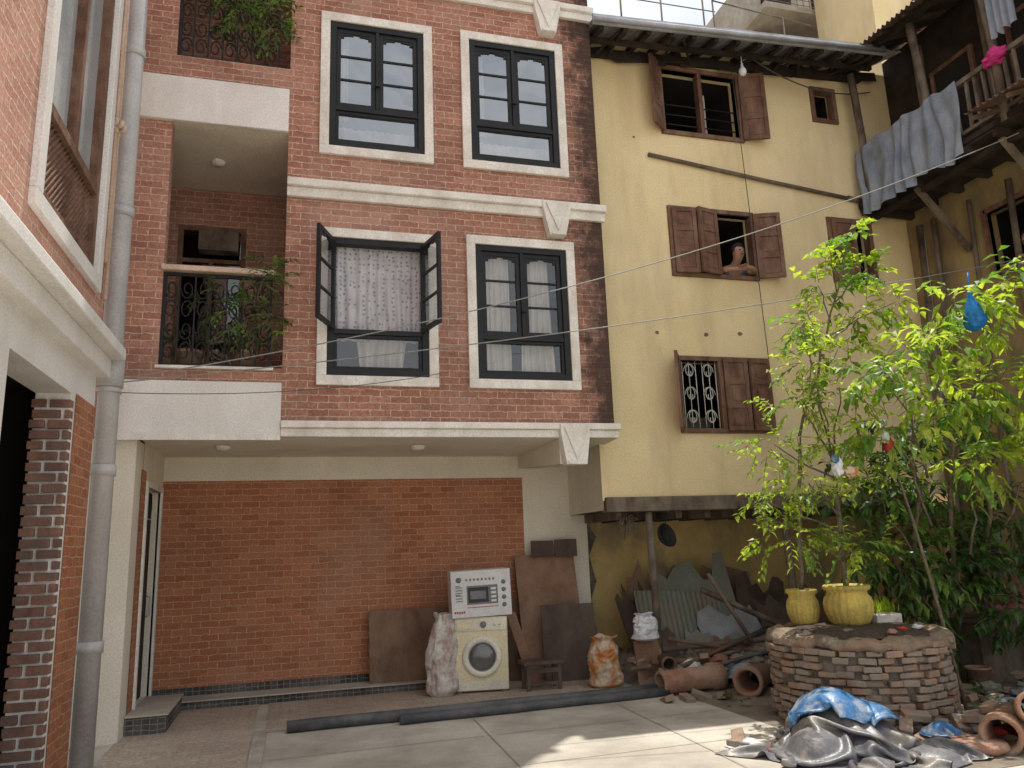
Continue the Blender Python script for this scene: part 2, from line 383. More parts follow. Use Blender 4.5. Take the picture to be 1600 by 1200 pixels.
def blob(name,mat,c,r,parent=None,amp=.3,fr=2.2,seed=0,seg=40,rings=24,flat=0,fold=0,mats=None,mfun=None):
    mb=MB();vs=[];c=Vector(c)
    for j in range(rings+1):
        th=math.pi*j/rings
        for i in range(seg):
            ph=2*math.pi*i/seg
            d=Vector((math.sin(th)*math.cos(ph),math.sin(th)*math.sin(ph),math.cos(th)))
            n=noise.noise(d*fr+Vector((seed,seed*2,0)))
            n2=noise.noise(d*fr*3+Vector((seed+7,0,3)))
            k=1+amp*n+amp*.4*n2
            if fold: k-=fold*abs(noise.noise(d*fr*2.2+Vector((3,seed,1))))
            q=Vector((d.x*r[0]*k,d.y*r[1]*k,d.z*r[2]*k))
            if q.z<-r[2]*flat and flat: q.z=-r[2]*flat
            vs.append(c+q)
    fs=[(j*seg+i,(j+1)*seg+i,(j+1)*seg+(i+1)%seg,j*seg+(i+1)%seg) for j in range(rings) for i in range(seg)]
    mb.add(vs,fs,0,True)
    return mb.build(name,mats or mat,parent)
def cloth(name,mat,c,w,h,n,comp,lumps,seed,z0=.01,drop=.25,yaw=0,steps=170,thick=.004,base=None):
    """small mass-spring sheet dropped over rounded lumps so that it falls into real folds"""
    m=max(8,int(n*h/w));rs=np.random.RandomState(seed)
    d=w/(n-1)
    U,V=np.meshgrid(np.arange(n),np.arange(m),indexing='ij')
    X=np.zeros((n,m,3))
    x=(U/(n-1)-.5)*w*comp;y=(V/(m-1)-.5)*h*comp
    X[...,0]=x*math.cos(yaw)-y*math.sin(yaw);X[...,1]=x*math.sin(yaw)+y*math.cos(yaw)
    zz=np.zeros((n,m))
    for k in range(7):
        fx,fy=rs.uniform(-22,22,2);zz+=np.sin(X[...,0]*fx+X[...,1]*fy+rs.uniform(0,6))*.05/ (1+.4*k)
    def H(P):
        g=np.zeros(P.shape[:2])
        for lx,ly,lr,lh in lumps:
            g=np.maximum(g,lh*np.sqrt(np.clip(1-((P[...,0]-lx)**2+(P[...,1]-ly)**2)/(lr*lr),0,1)))
        return g
    X[...,2]=H(X)+drop*.5+zz
    O=X.copy()
    def solve(A,B,rest,st,two=True):
        D=B-A;L=np.sqrt((D**2).sum(-1,keepdims=True))+1e-9
        s=(L-rest)/L*.5*st
        if not two: s=np.minimum(s,0)
        return D*s
    for it in range(steps):
        vel=(X-O)*.96;O=X.copy();X=X+vel;X[...,2]-=.0012
        for q in range(9):
            for s0 in (0,1):
                a=X[s0:n-1:2];b=X[s0+1:n:2];k=min(len(a),len(b));c_=solve(a[:k],b[:k],d,1.0);X[s0:n-1:2][:k]+=c_;X[s0+1:n:2][:k]-=c_
                a=X[:,s0:m-1:2];b=X[:,s0+1:m:2];k=min(a.shape[1],b.shape[1]);c_=solve(a[:,:k],b[:,:k],d,1.0);X[:,s0:m-1:2][:,:k]+=c_;X[:,s0+1:m:2][:,:k]-=c_
            c_=solve(X[:-1,:-1],X[1:,1:],d*1.4142,.25);X[:-1,:-1]+=c_;X[1:,1:]-=c_
            c_=solve(X[1:,:-1],X[:-1,1:],d*1.4142,.25);X[1:,:-1]+=c_;X[:-1,1:]-=c_
            c_=solve(X[:-2],X[2:],d*2,.12);X[:-2]+=c_;X[2:]-=c_
            c_=solve(X[:,:-2],X[:,2:],d*2,.12);X[:,:-2]+=c_;X[:,2:]-=c_
            g=H(X)+.006;hit=X[...,2]<g
            X[...,2]=np.where(hit,g,X[...,2])
        X[...,0]=np.where(hit,O[...,0]*.8+X[...,0]*.2,X[...,0]);X[...,1]=np.where(hit,O[...,1]*.8+X[...,1]*.2,X[...,1])
        O=np.where(np.abs(X-O)>.05,X,O)
    mb=MB();b0=0
    vs=[(c[0]+X[i,j,0],c[1]+X[i,j,1],z0+X[i,j,2]) for i in range(n) for j in range(m)]
    mb.add(vs,[(i*m+j,(i+1)*m+j,(i+1)*m+j+1,i*m+j+1) for i in range(n-1) for j in range(m-1)],0,True)
    ob=mb.build(name,mat)
    s_=ob.modifiers.new("s",'SUBSURF');s_.levels=1;s_.render_levels=1
    return ob
# ================================================================ GROUND
mb=MB();mb.quad((-120,-120,0),(120,-120,0),(120,160,0),(-120,160,0));structure(mb.build("ground",GND,org=(0,0,0)))
mb=MB();mb.quad((3.8,4.6,.004),(8.6,4.6,.004),(8.6,10.2,.004),(3.8,10.2,.004));structure(mb.build("soil_ground",DIRT))
mb=MB();mb.add([(-1.6,-8,.008),(4.3,-8,.008),(4.35,4.8,.008),(4.05,5.4,.008),(4.0,7.4,.008),(3.85,8.0,.008),(3.9,9.3,.008),(-1.6,9.45,.008)],[tuple(range(8))]);structure(mb.build("courtyard_concrete",CON))
mb=MB();mb.quad((-1.5,5.2,.012),(-.32,5.2,.012),(-.32,9.45,.012),(-1.5,9.45,.012));structure(mb.build("paving",PAVE))
mb=MB();mb.quad((-.22,7.95,.012),(3.4,8.12,.012),(3.4,9.45,.012),(-.22,9.45,.012));structure(mb.build("porch_paving",PAVE))
mb=MB();mb.box(-.31,-.20,5.2,8.0,0,.022);mb.box(-.31,3.4,7.93,8.0,0.001,.019);structure(mb.build("paving_edging",EDGE))
JN=surf("joint_dark",(.38,.345,.29),(.29,.26,.22),8,.95,.2)
mb=MB()
for yy in (6.9,5.9):mb.quad((-.15,yy,.0125),(3.9,yy+.12,.0125),(3.9,yy+.129,.0125),(-.15,yy+.009,.0125))
for xx in (1.6,3.1):mb.quad((xx,4,.016),(xx+.009,4,.016),(xx+.1,7.7,.016),(xx+.091,7.7,.016))
structure(mb.build("courtyard_joints",JN))
# ================================================================ MAIN BRICK BUILDING
F=8.1
mainb=thing("brick_apartment_building",(.9,F+2,0),"red brick apartment building with white trim and black windows","building")
HT=19  # unseen upper storeys given extra height to shade the side building
wins=[(.18,1.47,5.97,7.77),(1.82,3.13,5.97,7.79),(.19,1.49,3.33,5.09),(1.83,3.14,3.33,5.13)]
ins=.105
holes=[(a+ins,b-ins,c+ins,d-ins) for a,b,c,d in wins]
mb=MB()
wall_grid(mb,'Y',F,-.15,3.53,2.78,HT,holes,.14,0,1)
BX0,BX1=-1.34,-.15
wall_grid(mb,'Y',F,-2.7,-.15,2.78,HT,[(BX0,BX1,3.50,6.18),(BX0,BX1,6.98,9.0),(BX0,BX1,9.6,11.8)],.16,0,0)
mb.quad((3.53,F,2.78),(3.53,14,2.78),(3.53,14,HT),(3.53,F,HT),0)
mb.quad((-2.7,14,0),(3.53,14,0),(3.53,14,HT),(-2.7,14,HT),0)
mb.quad((-2.7,F,HT),(3.53,F,HT),(3.53,14,HT),(-2.7,14,HT),1)
mb.quad((-2.7,F,0),(-2.7,14,0),(-2.7,14,HT),(-2.7,F,HT),0)
for z0,z1 in ((3.46,6.18),(6.94,9.0),(9.56,11.8)):
    mb.quad((-1.8,F+.16,z0),(-1.8,9.7,z0),(-1.8,9.7,z1),(-1.8,F+.16,z1),0)
    mb.quad((-.15,F+.16,z0),(-.15,9.7,z0),(-.15,9.7,z1),(-.15,F+.16,z1),0)
    mb.quad((-1.8,F+.1,z0),(-.15,F+.1,z0),(-.15,9.7,z0),(-1.8,9.7,z0),1)
    mb.quad((-1.8,F+.16,z1-.003),(-.15,F+.16,z1-.003),(-.15,9.7,z1-.003),(-1.8,9.7,z1-.003),2)
    mb.quad((-1.34,F,z1-.003),(-.15,F,z1-.003),(-.15,F+.16,z1-.003),(-1.34,F+.16,z1-.003),2)
    mb.quad((-1.8,F+.16,z0),(BX0,F+.16,z0),(BX0,F+.16,z1),(-1.8,F+.16,z1),0)
wall_grid(mb,'Y',9.7,-1.8,-.15,3.46,6.18,[(-1.46,-.66,3.6,5.68)],.1,0,1)
mb.quad((-1.8,9.7,6.94),(-.15,9.7,6.94),(-.15,9.7,9.0),(-1.8,9.7,9.0),0)
mb.build("wall",[BR,WHT,CREAM],mainb,org=(.9,F,0))
mb=MB();room(mb,-1.7,-.3,9.82,11.5,3.3,5.9,'y0');mb.build("room",DARK,mainb)
for a,b,c,d in wins:
    mb=MB();room(mb,a-.05,b+.05,F+.16,F+2.2,c-.3,d+.1,'y0');mb.build("room",DARK,mainb)
mb=MB()
mb.quad((-1.48,F,2.78),(3.55,F,2.78),(3.78,9.8,2.78),(-1.48,9.8,2.78),0)
mb.quad((-1.48,9.8,2.5),(2.9,9.8,2.5),(2.9,9.8,2.78),(-1.48,9.8,2.78),0)
mb.quad((2.9,9.8,0),(3.78,9.8,0),(3.78,9.8,3.0),(2.9,9.8,3.0),0)
mb.quad((3.78,9.8,0),(3.78,14,0),(3.78,14,3.0),(3.78,9.8,3.0),0)
mb.box(-1.9,-1.482,F,F+.4,0,2.76,0)
wall_grid(mb,'X',-1.48,F+.4,9.8,0,2.78,[(8.75,9.62,.16,2.35)],-.12,0,0)
mb.build("porch",[CREAM,YEL2],mainb)
mb=MB();mb.quad((-1.48,9.8,0),(2.9,9.8,0),(2.9,9.8,2.5),(-1.48,9.8,2.5));mb.build("porch_brick_wall",BR2,mainb)
mb=MB();mb.quad((-1.476,8.42,.16),(-1.476,8.68,.16),(-1.476,8.68,2.5),(-1.476,8.42,2.5));mb.build("brick_panel",BR2,mainb)
mb=MB()
for y0,y1,z0,z1 in ((8.69,8.75,.16,2.41),(9.62,9.68,.16,2.41),(8.75,9.62,2.35,2.41)): mb.box(-1.5,-1.455,y0,y1,z0,z1)
dr=mb.build("door",TRIM,mainb)
mb=MB();mb.box(-1.6,-1.56,8.752,9.618,.162,2.05)
for zz in (.3,.95,1.5): mb.box(-1.56,-1.545,8.85,9.5,zz,zz+.4)
mb.build("door_leaf",DARKW,dr,bevel=.004)
mb=MB();
for i in range(9): 
    yy=8.8+i*.095;mb.tube([(-1.56,yy,2.06),(-1.56,yy+.04,2.2),(-1.56,yy,2.34)],.008,5)
mb.build("fanlight_grill",IRON,dr)
mb=MB();mb.tube([(-1.54,9.5,1.0),(-1.5,9.5,1.02),(-1.5,9.5,1.2),(-1.54,9.5,1.22)],.01,6);mb.build("handle",PVC,dr)
mb=MB();mb.box(-1.478,1.75,9.45,9.797,0,.09);mb.box(-1.478,2.85,9.775,9.799,.092,.19);mb.box(-1.478,-1.12,8.35,9.448,0,.17)
mb.build("tiled_step",TILE,mainb)
mb=MB();mb.box(-1.478,1.77,9.43,9.774,.0905,.105);mb.box(-1.477,-1.10,8.33,9.448,.171,.186);mb.build("step_tread",CON,mainb)
for z0,z1 in ((2.76,3.34),(6.18,6.70),(8.98,9.5)):
    mb=MB();mb.box(-1.78,-.152,F-.05,F+.1,z0,z1);mb.build("balcony_slab",WHT,mainb,bevel=.01)
mb=MB();mb.box(-1.78,-.15,F-.085,F-.051,2.74,2.80);mb.build("slab_drip_edge",TRIM,mainb)
def trim(z0,z1,x0=-.15,x1=3.57):
    mb=MB();h=z1-z0
    mb.box(x0,x1,F-.10,F-.001,z0+h*.55,z1)
    mb.box(x0,x1-.01,F-.055,F-.001,z0,z0+h*.548)
    mb.build("trim_band",TRIM,mainb,bevel=.01)
trim(2.78,2.94);trim(5.42,5.62);trim(8.18,8.36);trim(10.9,11.1)
def bracket(xc,z0,z1,wt,wb,d=.13,m=TRIM):
    mb=MB()
    def pr(pts,y0,y1):
        n=len(pts);vs=[(x,y0,z) for x,z in pts]+[(x,y1,z) for x,z in pts]
        mb.add(vs,[tuple(range(n)),tuple(range(2*n-1,n-1,-1))]+[(i,i+n,(i+1)%n+n,(i+1)%n) for i in range(n)])
    zt=z1-.03
    pr([(xc-wt/2,z1),(xc-wt/2,zt-.08),(xc-wb/2,z0),(xc+wb/2,z0),(xc+wt/2,zt-.08),(xc+wt/2,z1)],F-d,F-.002)
    pr([(xc-wt*.42,zt),(xc,z0+.05),(xc+wt*.42,zt)],F-d-.025,F-d-.001)
    mb.box(xc-wb*.42,xc+wb*.42,F-d-.02,F-d-.001,z0+.0,z0+.035)
    mb.build("bracket",m,mainb,bevel=.005)
bracket(2.92,5.17,5.60,.34,.2);bracket(2.93,7.88,8.34,.34,.2);bracket(3.0,2.47,2.92,.34,.24,.14)
mb=MB();mb.add([(2.85,F+.002,2.49),(3.15,F+.002,2.49),(3.15,9.79,2.62),(2.85,9.79,2.62),(2.85,F+.002,2.777),(3.15,F+.002,2.777),(3.15,9.79,2.777),(2.85,9.79,2.777)],[(0,3,2,1),(4,5,6,7),(0,1,5,4),(1,2,6,5),(2,3,7,6),(3,0,4,7)])
mb.build("porch_beam",CREAM,mainb)
def main_window(a,b,c,d,mode,seed):
    mb=MB();w=ins
    mb.box(a,b,F-.045,F+.0,c,c+w);mb.box(a,b,F-.045,F,d-w,d);mb.box(a,a+w-.001,F-.045,F,c+w,d-w);mb.box(b-w+.001,b,F-.045,F,c+w,d-w)
    win=mb.build("window",TRIM,mainb,bevel=.006)
    x0,x1,z0,z1=a+w,b-w,c+w,d-w
    fr=MB();gl=MB()
    frame4(fr,x0+.001,x1-.001,z0+.001,z1-.001,.07,F-.025,F+.08)
    zt=z0+.46;xm=(x0+x1)/2
    fr.box(x0+.071,x1-.071,F-.02,F+.08,zt,zt+.055)
    frame4(fr,x0+.072,x1-.072,z0+.072,zt-.001,.035,F+.0,F+.05)
    gl.quad((x0+.1,F+.03,z0+.1),(x1-.1,F+.03,z0+.1),(x1-.1,F+.03,zt-.03),(x0+.1,F+.03,zt-.03))
    sz0,sz1=zt+.056,z1-.072
    sw=(x1-x0-.144)/2
    if mode!='open':
        fr.box(xm-.02,xm+.02,F-.022,F+.07,sz0,sz1)
        sash(x0+.073,xm-.021,sz0,sz1,F+.0,None,fr,gl)
        sash(xm+.021,x1-.073,sz0,sz1,F+.0,None,fr,gl)
        fr.box(xm-.03,xm+.03,F-.05,F-.022,sz0+.28,sz0+.31)
    fr.build("frame",BLK,win,bevel=.003)
    gl.build("glass",GL if mode=='shut' else GLL,win)
    if mode=='open':
        for left,hx,ang in ((True,x0+.05,113),(False,x1-.05,104)):
            f2=MB();g2=MB()
            T=Matrix.Translation((hx,F-.03,0))@Matrix.Rotation(rad(-ang if left else ang),4,'Z')
            if left: sash(0,sw,sz0-.02,sz1+.03,0,T,f2,g2,rows=3)
            else: sash(-sw,0,sz0-.02,sz1+.03,0,T,f2,g2,rows=3)
            so=f2.build("sash",BLK,win);g2.build("pane",GL,so)
        mb=MB();wavy(mb,x0+.05,x1-.06,F+.12,z0+.42,z1-.05,.022,9,90,12,seed=3);mb.build("curtain",CURT,win)
        mb=MB();wavy(mb,x0+.3,x1-.2,F+.17,z0+.03,z0+.62,.035,4,60,8,seed=5,flare=-.15);mb.build("curtain",CURW,win)
    elif mode=='side':
        mb=MB();wavy(mb,x0+.08,x0+.42,F+.11,z0+.05,z1-.02,.02,5,40,10,seed=seed);mb.build("curtain",CURW,win)
        mb=MB();wavy(mb,xm+.04,x1-.2,F+.11,z0+.05,z1-.02,.025,5,50,10,seed=seed+1,flare=.1);mb.build("curtain",CURW,win)
    else:
        mb=MB();wavy(mb,x0+.04,x1-.04,F+.2,z0+.02,z0+.36,.02,12,80,6,seed=seed);mb.build("curtain",CURW,win)
        mb=MB();wavy(mb,x0+.04,x0+.22,F+.18,z0+.44,z1,.02,4,30,6,seed=seed+4);mb.build("curtain",CURW,win)
for i,w_ in enumerate(wins): main_window(*w_,['shut','shut','open','side'][i],i*3.1)
mb=MB();frame4(mb,-1.46,-.66,3.6,5.68,.06,9.69,9.75);mb.box(-1.4,-.72,9.69,9.75,5.2,5.25);mb.box(-1.09,-1.04,9.69,9.75,3.66,5.2)
bw=mb.build("window",WOOD,mainb)
mb=MB();mb.quad((-1.4,9.73,3.66),(-.72,9.73,3.66),(-.72,9.73,5.62),(-1.4,9.73,5.62));mb.build("glass",GLD,bw)
mb=MB();mb.box(-1.2,-.74,9.5,9.68,5.3,5.55);mb.box(-1.18,-.76,9.49,9.499,5.32,5.36);mb.build("air_conditioner",WOOD2,mainb,bevel=.01)
def railing(z0,z1):
    mb=MB();x0,x1=-1.335,-.27;y=F+.04
    frame4(mb,x0,x1,z0,z1,.03,y-.015,y+.015)
    n=7
    for i in range(1,n):
        x=x0+(x1-x0)*i/n;mb.box(x-.008,x+.008,y-.008,y+.008,z0+.03,z1-.03)
    for i in range(n):
        xc=x0+(x1-x0)*(i+.5)/n
        for k,zc in enumerate((z0+.16,z0+.38,z0+.6,z0+.82)):
            if zc>z1-.08: continue
            pts=[]
            for j in range(15):
                a=j/14*math.pi*2.6+(k%2)*math.pi;r_=.065*(1-j/20)
                pts.append((xc+r_*math.cos(a),y,zc+.11*math.sin(a)*(1-j/22)))
            mb.tube(pts,.0085,4)
    mb.box(x0,x0+.025,y,y+.6,z0,z0+.025)
    return mb.build("railing",IRON,mainb)
railing(3.5,4.49);railing(6.98,7.95)
mb=MB();mb.box(-1.36,-.24,F-.04,F+.12,4.50,4.56);mb.build("handrail",PIPEW,mainb,bevel=.01)
mb=MB();mb.box(-1.36,-.24,F-.045,F+.1,3.47,3.497);mb.build("balcony_coping",TRIM,mainb)
for p in ((-.95,8.9,6.17),(-.75,8.75,2.775),(1.35,8.7,2.775)):
    mb=MB();mb.lathe([(0,-.05),(.06,-.045),(.08,-.02),(.085,0)],p,20);mb.build("ceiling_lamp",TRIM,mainb)
# ================================================================ LEFT BUILDING
LX=-1.6
left=thing("brick_side_building",(-3,4,0),"side building with brick upper storey, white ledge and tall window","building")
mb=MB()
wall_grid(mb,'X',LX,0,6.92,3.22,12,[(5.05,6.50,3.86,6.6)],-.12,0,1)
mb.quad((LX,6.92,2.78),(-5,6.92,2.78),(-5,6.92,12),(LX,6.92,12),0)
mb.quad((LX,0,3.3),(-5,0,3.3),(-5,0,12),(LX,0,12),0)
mb.quad((LX,0,12),(LX,6.92,12),(-5,6.92,12),(-5,0,12),1)
mb.build("wall",[BR3,WHT],left)
mb=MB()
wall_grid(mb,'X',LX-.001,0,6.9,0,3.22,[(4.9,6.24,0,2.83)],-.24,0,0)
mb.quad((LX-.001,6.9,0),(-5,6.9,0),(-5,6.9,3.22),(LX-.001,6.9,3.22),0)
mb.quad((-5,0,0),(-5,6.9,0),(-5,6.9,3.22),(-5,0,3.22),0)
mb.build("ground_floor_wall",WHT,left)
mb=MB();mb.quad((-4.9,6.85,0),(-1.85,6.85,0),(-1.85,6.85,3.1),(-4.9,6.85,3.1));mb.quad((-4.9,.1,0),(-4.9,6.85,0),(-4.9,6.85,3.1),(-4.9,.1,3.1));mb.quad((-4.9,.1,2.95),(-1.85,.1,2.95),(-1.85,6.85,2.95),(-4.9,6.85,2.95));mb.quad((-4.9,.1,.03),(-1.85,.1,.03),(-1.85,6.85,.03),(-4.9,6.85,.03));mb.quad((-4.9,4.3,0),(-1.85,4.3,0),(-1.85,4.3,3.1),(-4.9,4.3,3.1));mb.build("store_room",DARK,left)
mb=MB();mb.box(LX-.1,-1.40,0,6.95,3.26,3.36);mb.box(LX-.1,-1.50,0,6.93,3.10,3.259);mb.build("ledge",WHT,left,bevel=.012)
R=random.Random(4)
mb=MB();mb.box(-1.83,LX-.004,6.245,6.90,0,2.8,1)
for k in range(36):
    z=.01+k*.0775
    if z+.065>2.8: break
    x=-1.85-(.1 if k%2 else 0)
    while x<LX-.02:
        xe=min(x+.2,LX+.012);xs=max(x,-1.86)
        if xe-xs>.03:
            j=R.uniform(-.016,.012);mb.box(xs,xe-.012,6.215+j,6.30,z+R.uniform(-.003,.003),z+.060)
        x+=.212
mb.build("brick_pier",[RB,MORT],left,bevel=.004)
mb=MB();mb.quad((LX+.004,6.33,0),(LX+.004,6.91,0),(LX+.004,6.91,2.85),(LX+.004,6.33,2.85));mb.build("brick_panel",BR2,left)
mb=MB()
for y0,y1,z0,z1 in ((4.93,6.62,3.74,3.86),(4.93,5.05,3.86,6.72),(6.50,6.62,3.86,6.72),(5.05,6.50,6.6,6.72)): mb.box(LX,LX+.05,y0,y1,z0,z1)
lw=mb.build("window",WHT,left,bevel=.006)
mb=MB()
for y0,y1,z0,z1 in ((5.06,6.49,3.87,3.95),(5.06,5.14,3.95,6.59),(6.41,6.49,3.95,6.59),(5.14,6.41,4.50,4.58),(5.75,5.82,4.58,6.59)): mb.box(LX-.09,LX+.01,y0,y1,z0,z1)
mb.build("frame",WOOD,lw,bevel=.004)
mb=MB()
for k in range(-8,26):
    for s in (1,-1):
        y=5.14+k*.06
        y0=y;y1=y+s*.55
        lo=max(5.14,min(y0,y1));hi=min(6.41,max(y0,y1))
        if hi<=lo: continue
        za=3.95+(abs((lo if s==1 else hi)-y0));zb=3.95+abs((hi if s==1 else lo)-y0)
        ya=lo if s==1 else hi;yb=hi if s==1 else lo
        if abs(ya-yb)<.02: continue
        mb.beam((LX-.04+.006*s,ya,za),(LX-.04+.006*s,yb,zb),.02,.012)
mb.build("lattice",WOOD,lw)
mb=MB();mb.quad((LX-.06,5.14,4.58),(LX-.06,6.41,4.58),(LX-.06,6.41,6.6),(LX-.06,5.14,6.6));mb.build("glass",GLP,lw)
mb=MB();px,py=-1.535,7.06
mb.tube([(px,py,0),(px,py,12)],.086,24);mb.tube([(px,py,3.05),(px,py,3.35)],.108,24);mb.tube([(px,py,3.0),(px,py,3.05)],.098,20)
for z in (.9,2.3,4.6,6.2): mb.tube([(px,py,z),(px,py,z+.09)],.099,18)
info(mb.build("drain_pipe",PVC),"grey plastic drain pipe with collars running down the building corner","drain pipe")
for k,(x,y) in enumerate(((-1.565,6.82),(-1.565,6.74))):
    mb=MB();mb.tube([(x,y,3.75+.3*k),(x,y,12)],.017,8)
    z=5.3;mb.tube([(x,y,z),(x+.05,y-.02,z),(x+.05,y-.02,z+.05)],.022,8);mb.tube([(x,y,z-.06),(x,y,z+.08)],.026,8)
    info(mb.build("water_pipe",PIPEW),"thin pale water pipe with valve fixed on brick wall","pipe","thin water pipes on the side building")
# ================================================================ YELLOW BUILDING
Y=8.6
yel=thing("yellow_plaster_house",(6,10,0),"yellow plastered house with brown shuttered windows and tin eave","house")
yh=[(4.78,5.94,7.11,8.05),(7.22,7.60,7.57,8.08),(4.76,5.95,5.06,5.93),(7.26,7.9,5.1,5.98),(4.70,5.95,2.98,3.86)]
mb=MB()
wall_grid(mb,'Y',Y,3.535,8.6,2.1,8.5,yh,.16,0,0)
mb.quad((3.535,13,2.1),(8.6,13,2.1),(8.6,13,8.6),(3.535,13,8.6),0)
mb.quad((3.545,Y,1.99),(3.545,10.2,1.99),(3.545,10.2,3.2),(3.545,Y,3.2),1)
mb.quad((3.545,10.19,1.99),(8.6,10.19,1.99),(8.6,10.19,3.4),(3.545,10.19,3.4),1)
mb.build("wall",[YEL,CREAM],yel,org=(6,8.6,2.1))
mb=MB();mb.quad((3.6,10.2,0),(8.6,10.2,0),(8.6,10.2,2.1),(3.6,10.2,2.1),0)
mb.quad((3.55,Y,1.99),(8.6,Y,1.99),(8.6,10.2,1.99),(3.55,10.2,1.99),1)
mb.quad((8.6,8.6,0),(8.6,10.2,0),(8.6,10.2,2),(8.6,8.6,2),0)
mb.build("ground_floor_wall",[OCH,WOOD2],yel)
mb=MB();mb.box(3.56,8.0,Y-.06,Y+.12,1.965,2.14);mb.build("beam",WOOD2,yel,bevel=.012)
for i in range(12):
    mb=MB();mb.box(3.75+i*.4,3.83+i*.4,Y+.13,10.19,1.88,1.985);mb.build("joist",WOOD2,yel)
for x,w in ((4.13,.05),(6.02,.055)):
    mb=MB();mb.tube([(x,Y+.03,0),(x+.015,Y+.03,1.0),(x,Y+.03,1.96)],[w,w*.95,w*.9],8);mb.build("post",WOOD2,yel)
mb=MB()
pts=[(3.79,0),(4.0,0),(3.98,.5),(3.9,.8),(4.02,1.1),(3.93,1.45),(4.05,1.7),(3.86,1.98),(3.79,1.98)]
mb.add([(x,10.17,z) for x,z in pts],[tuple(range(len(pts)))]);mb.build("exposed_mud",MORT,yel)
for (x,z,r_) in ((4.42,4.22,.03),(5.12,4.22,.035),(5.62,4.25,.035),(4.3,6.95,.02)):
    mb=MB();n=12;mb.add([(x+r_*(1+.5*noise.noise(Vector((i*1.3,x,0))))*math.cos(i*6.283/n),Y-.003,z+r_*.8*math.sin(i*6.283/n)) for i in range(n)],[tuple(range(n))]);mb.build("plaster_hole",RIMM,yel)
def ywin(x0,x1,z0,z1,mull=()):
    mb=MB();frame4(mb,x0,x1,z0,z1,.06,Y-.035,Y+.10)
    for m_ in mull: mb.box(m_-.03,m_+.03,Y-.03,Y+.09,z0+.06,z1-.06)
    return mb.build("window",WOOD,yel,bevel=.005)
w1=ywin(4.72,6.0,7.05,8.11,(5.36,))
shutter(w1,4.74,Y-.04,7.08,8.1,.30,140,True,WOOD);shutter(w1,5.98,Y-.04,7.08,8.1,.36,160,False,WOOD)
mb=MB()
for z in (7.25,7.4,7.55): mb.tube([(4.78,Y+.06,z),(5.94,Y+.06,z)],.01,6)
mb.build("bars",IRON,w1)
mb=MB();wavy(mb,5.38,5.50,Y+.12,7.12,7.8,.02,3,20,6);mb.build("curtain",CURW,w1)
w1b=ywin(7.19,7.63,7.54,8.11)
w2=ywin(4.70,6.0,5.0,5.99,(5.40,))
shutter(w2,4.745,Y-.045,5.04,5.95,.33,8,True,WOOD);shutter(w2,5.40,Y-.06,5.04,5.95,.33,14,False,WOOD)
shutter(w2,5.98,Y-.04,5.03,5.96,.36,160,False,WOOD)
w2b=ywin(7.2,7.95,5.05,6.04);shutter(w2b,7.25,Y-.04,5.08,6.0,.36,5,True,WOOD)
w3=ywin(4.64,6.0,2.92,3.92,(5.27,))
shutter(w3,4.66,Y-.04,2.94,3.9,.36,122,True,WOOD);shutter(w3,5.30,Y-.045,2.95,3.89,.32,10,True,WOOD);shutter(w3,5.98,Y-.04,2.95,3.89,.34,12,False,WOOD)
mb=MB()
for i in range(6):
    x=4.74+i*.095;mb.tube([(x,Y+.02,2.98),(x,Y+.02,3.86)],.006,5)
for zc in (3.12,3.42,3.72):
    for xc in (4.84,5.10):
        for s in (1,-1):
            mb.tube([(xc+s*.085*(1-j/16)*math.cos(j*.5),Y+.015,zc+.12*(1-j/18)*math.sin(j*.5)) for j in range(14)],.006,4)
mb.build("grill",GRILL,w3)
for a,b,c,d in yh:
    mb=MB();room(mb,a-.06,b+.06,Y+.162,Y+1.8,c-.1,d+.06,'y0');mb.build("room",DARK,yel)
mb=MB();mb.tube([(4.48,Y-.03,6.70),(6.2,Y-.035,6.50),(7.85,Y-.03,6.33)],.028,8);mb.tube([(7.6,Y-.03,6.36),(7.85,Y-.03,6.33)],.04,8)
info(mb.build("conduit_pipe",WOOD2),"slanted old grey pipe fixed across yellow wall","pipe")
rf=MB()
corrug(rf,(3.5,7.86,8.09),(4.4,0,.24),(0,3,.85),4.75,3.2,.012,.09)
rf.build("roof",TIN,yel)
mb=MB()
mb.add([(3.48,7.84,8.00),(7.95,7.84,8.24),(7.95,7.84,8.38),(3.48,7.84,8.14),(3.48,7.87,8.00),(7.95,7.87,8.24),(7.95,7.87,8.38),(3.48,7.87,8.14)],[(0,1,2,3),(7,6,5,4),(0,4,5,1),(3,2,6,7)])
mb.build("fascia",TIN,yel)
mb=MB();mb.tube([(3.48,7.80,8.04),(7.9,7.80,8.28)],.032,8);mb.build("gutter",TIN,yel)
mb=MB()
for i in range(14):
    x=3.62+i*.33;dz=(x-3.5)*.055
    mb.beam((x,7.9,8.01+dz),(x+.02,8.75,8.23+dz),.06,.08)
mb.beam((3.54,8.55,8.1),(8.1,8.56,8.34),.08,.1);mb.beam((3.54,8.2,8.03),(8.0,8.22,8.28),.06,.06)
mb.build("rafters",DARKW,yel)
mb=MB();R=random.Random(9)
x=3.55
while x<8.0:
    w=R.uniform(.2,.5);dz=(x-3.5)*.055
    mb.beam((x,8.52+R.uniform(-.03,.03),8.08+dz+R.uniform(-.05,.04)),(x+w,8.5,8.09+dz+R.uniform(-.06,.04)),.012,.14)
    x+=w*.95
for k in range(9):
    x=R.uniform(3.7,7.8);dz=(x-3.5)*.055;mb.beam((x,7.95,8.0+dz),(x+R.uniform(-.4,.4),8.5,8.04+dz),.03,.02)
mb.build("eave_boards",DARKW,yel)
mb=MB()
zr=9.58
for x in (3.75,4.4,5.05,5.75,5.92): mb.tube([(x,8.9,8.3),(x,8.9,zr)],.014,6)
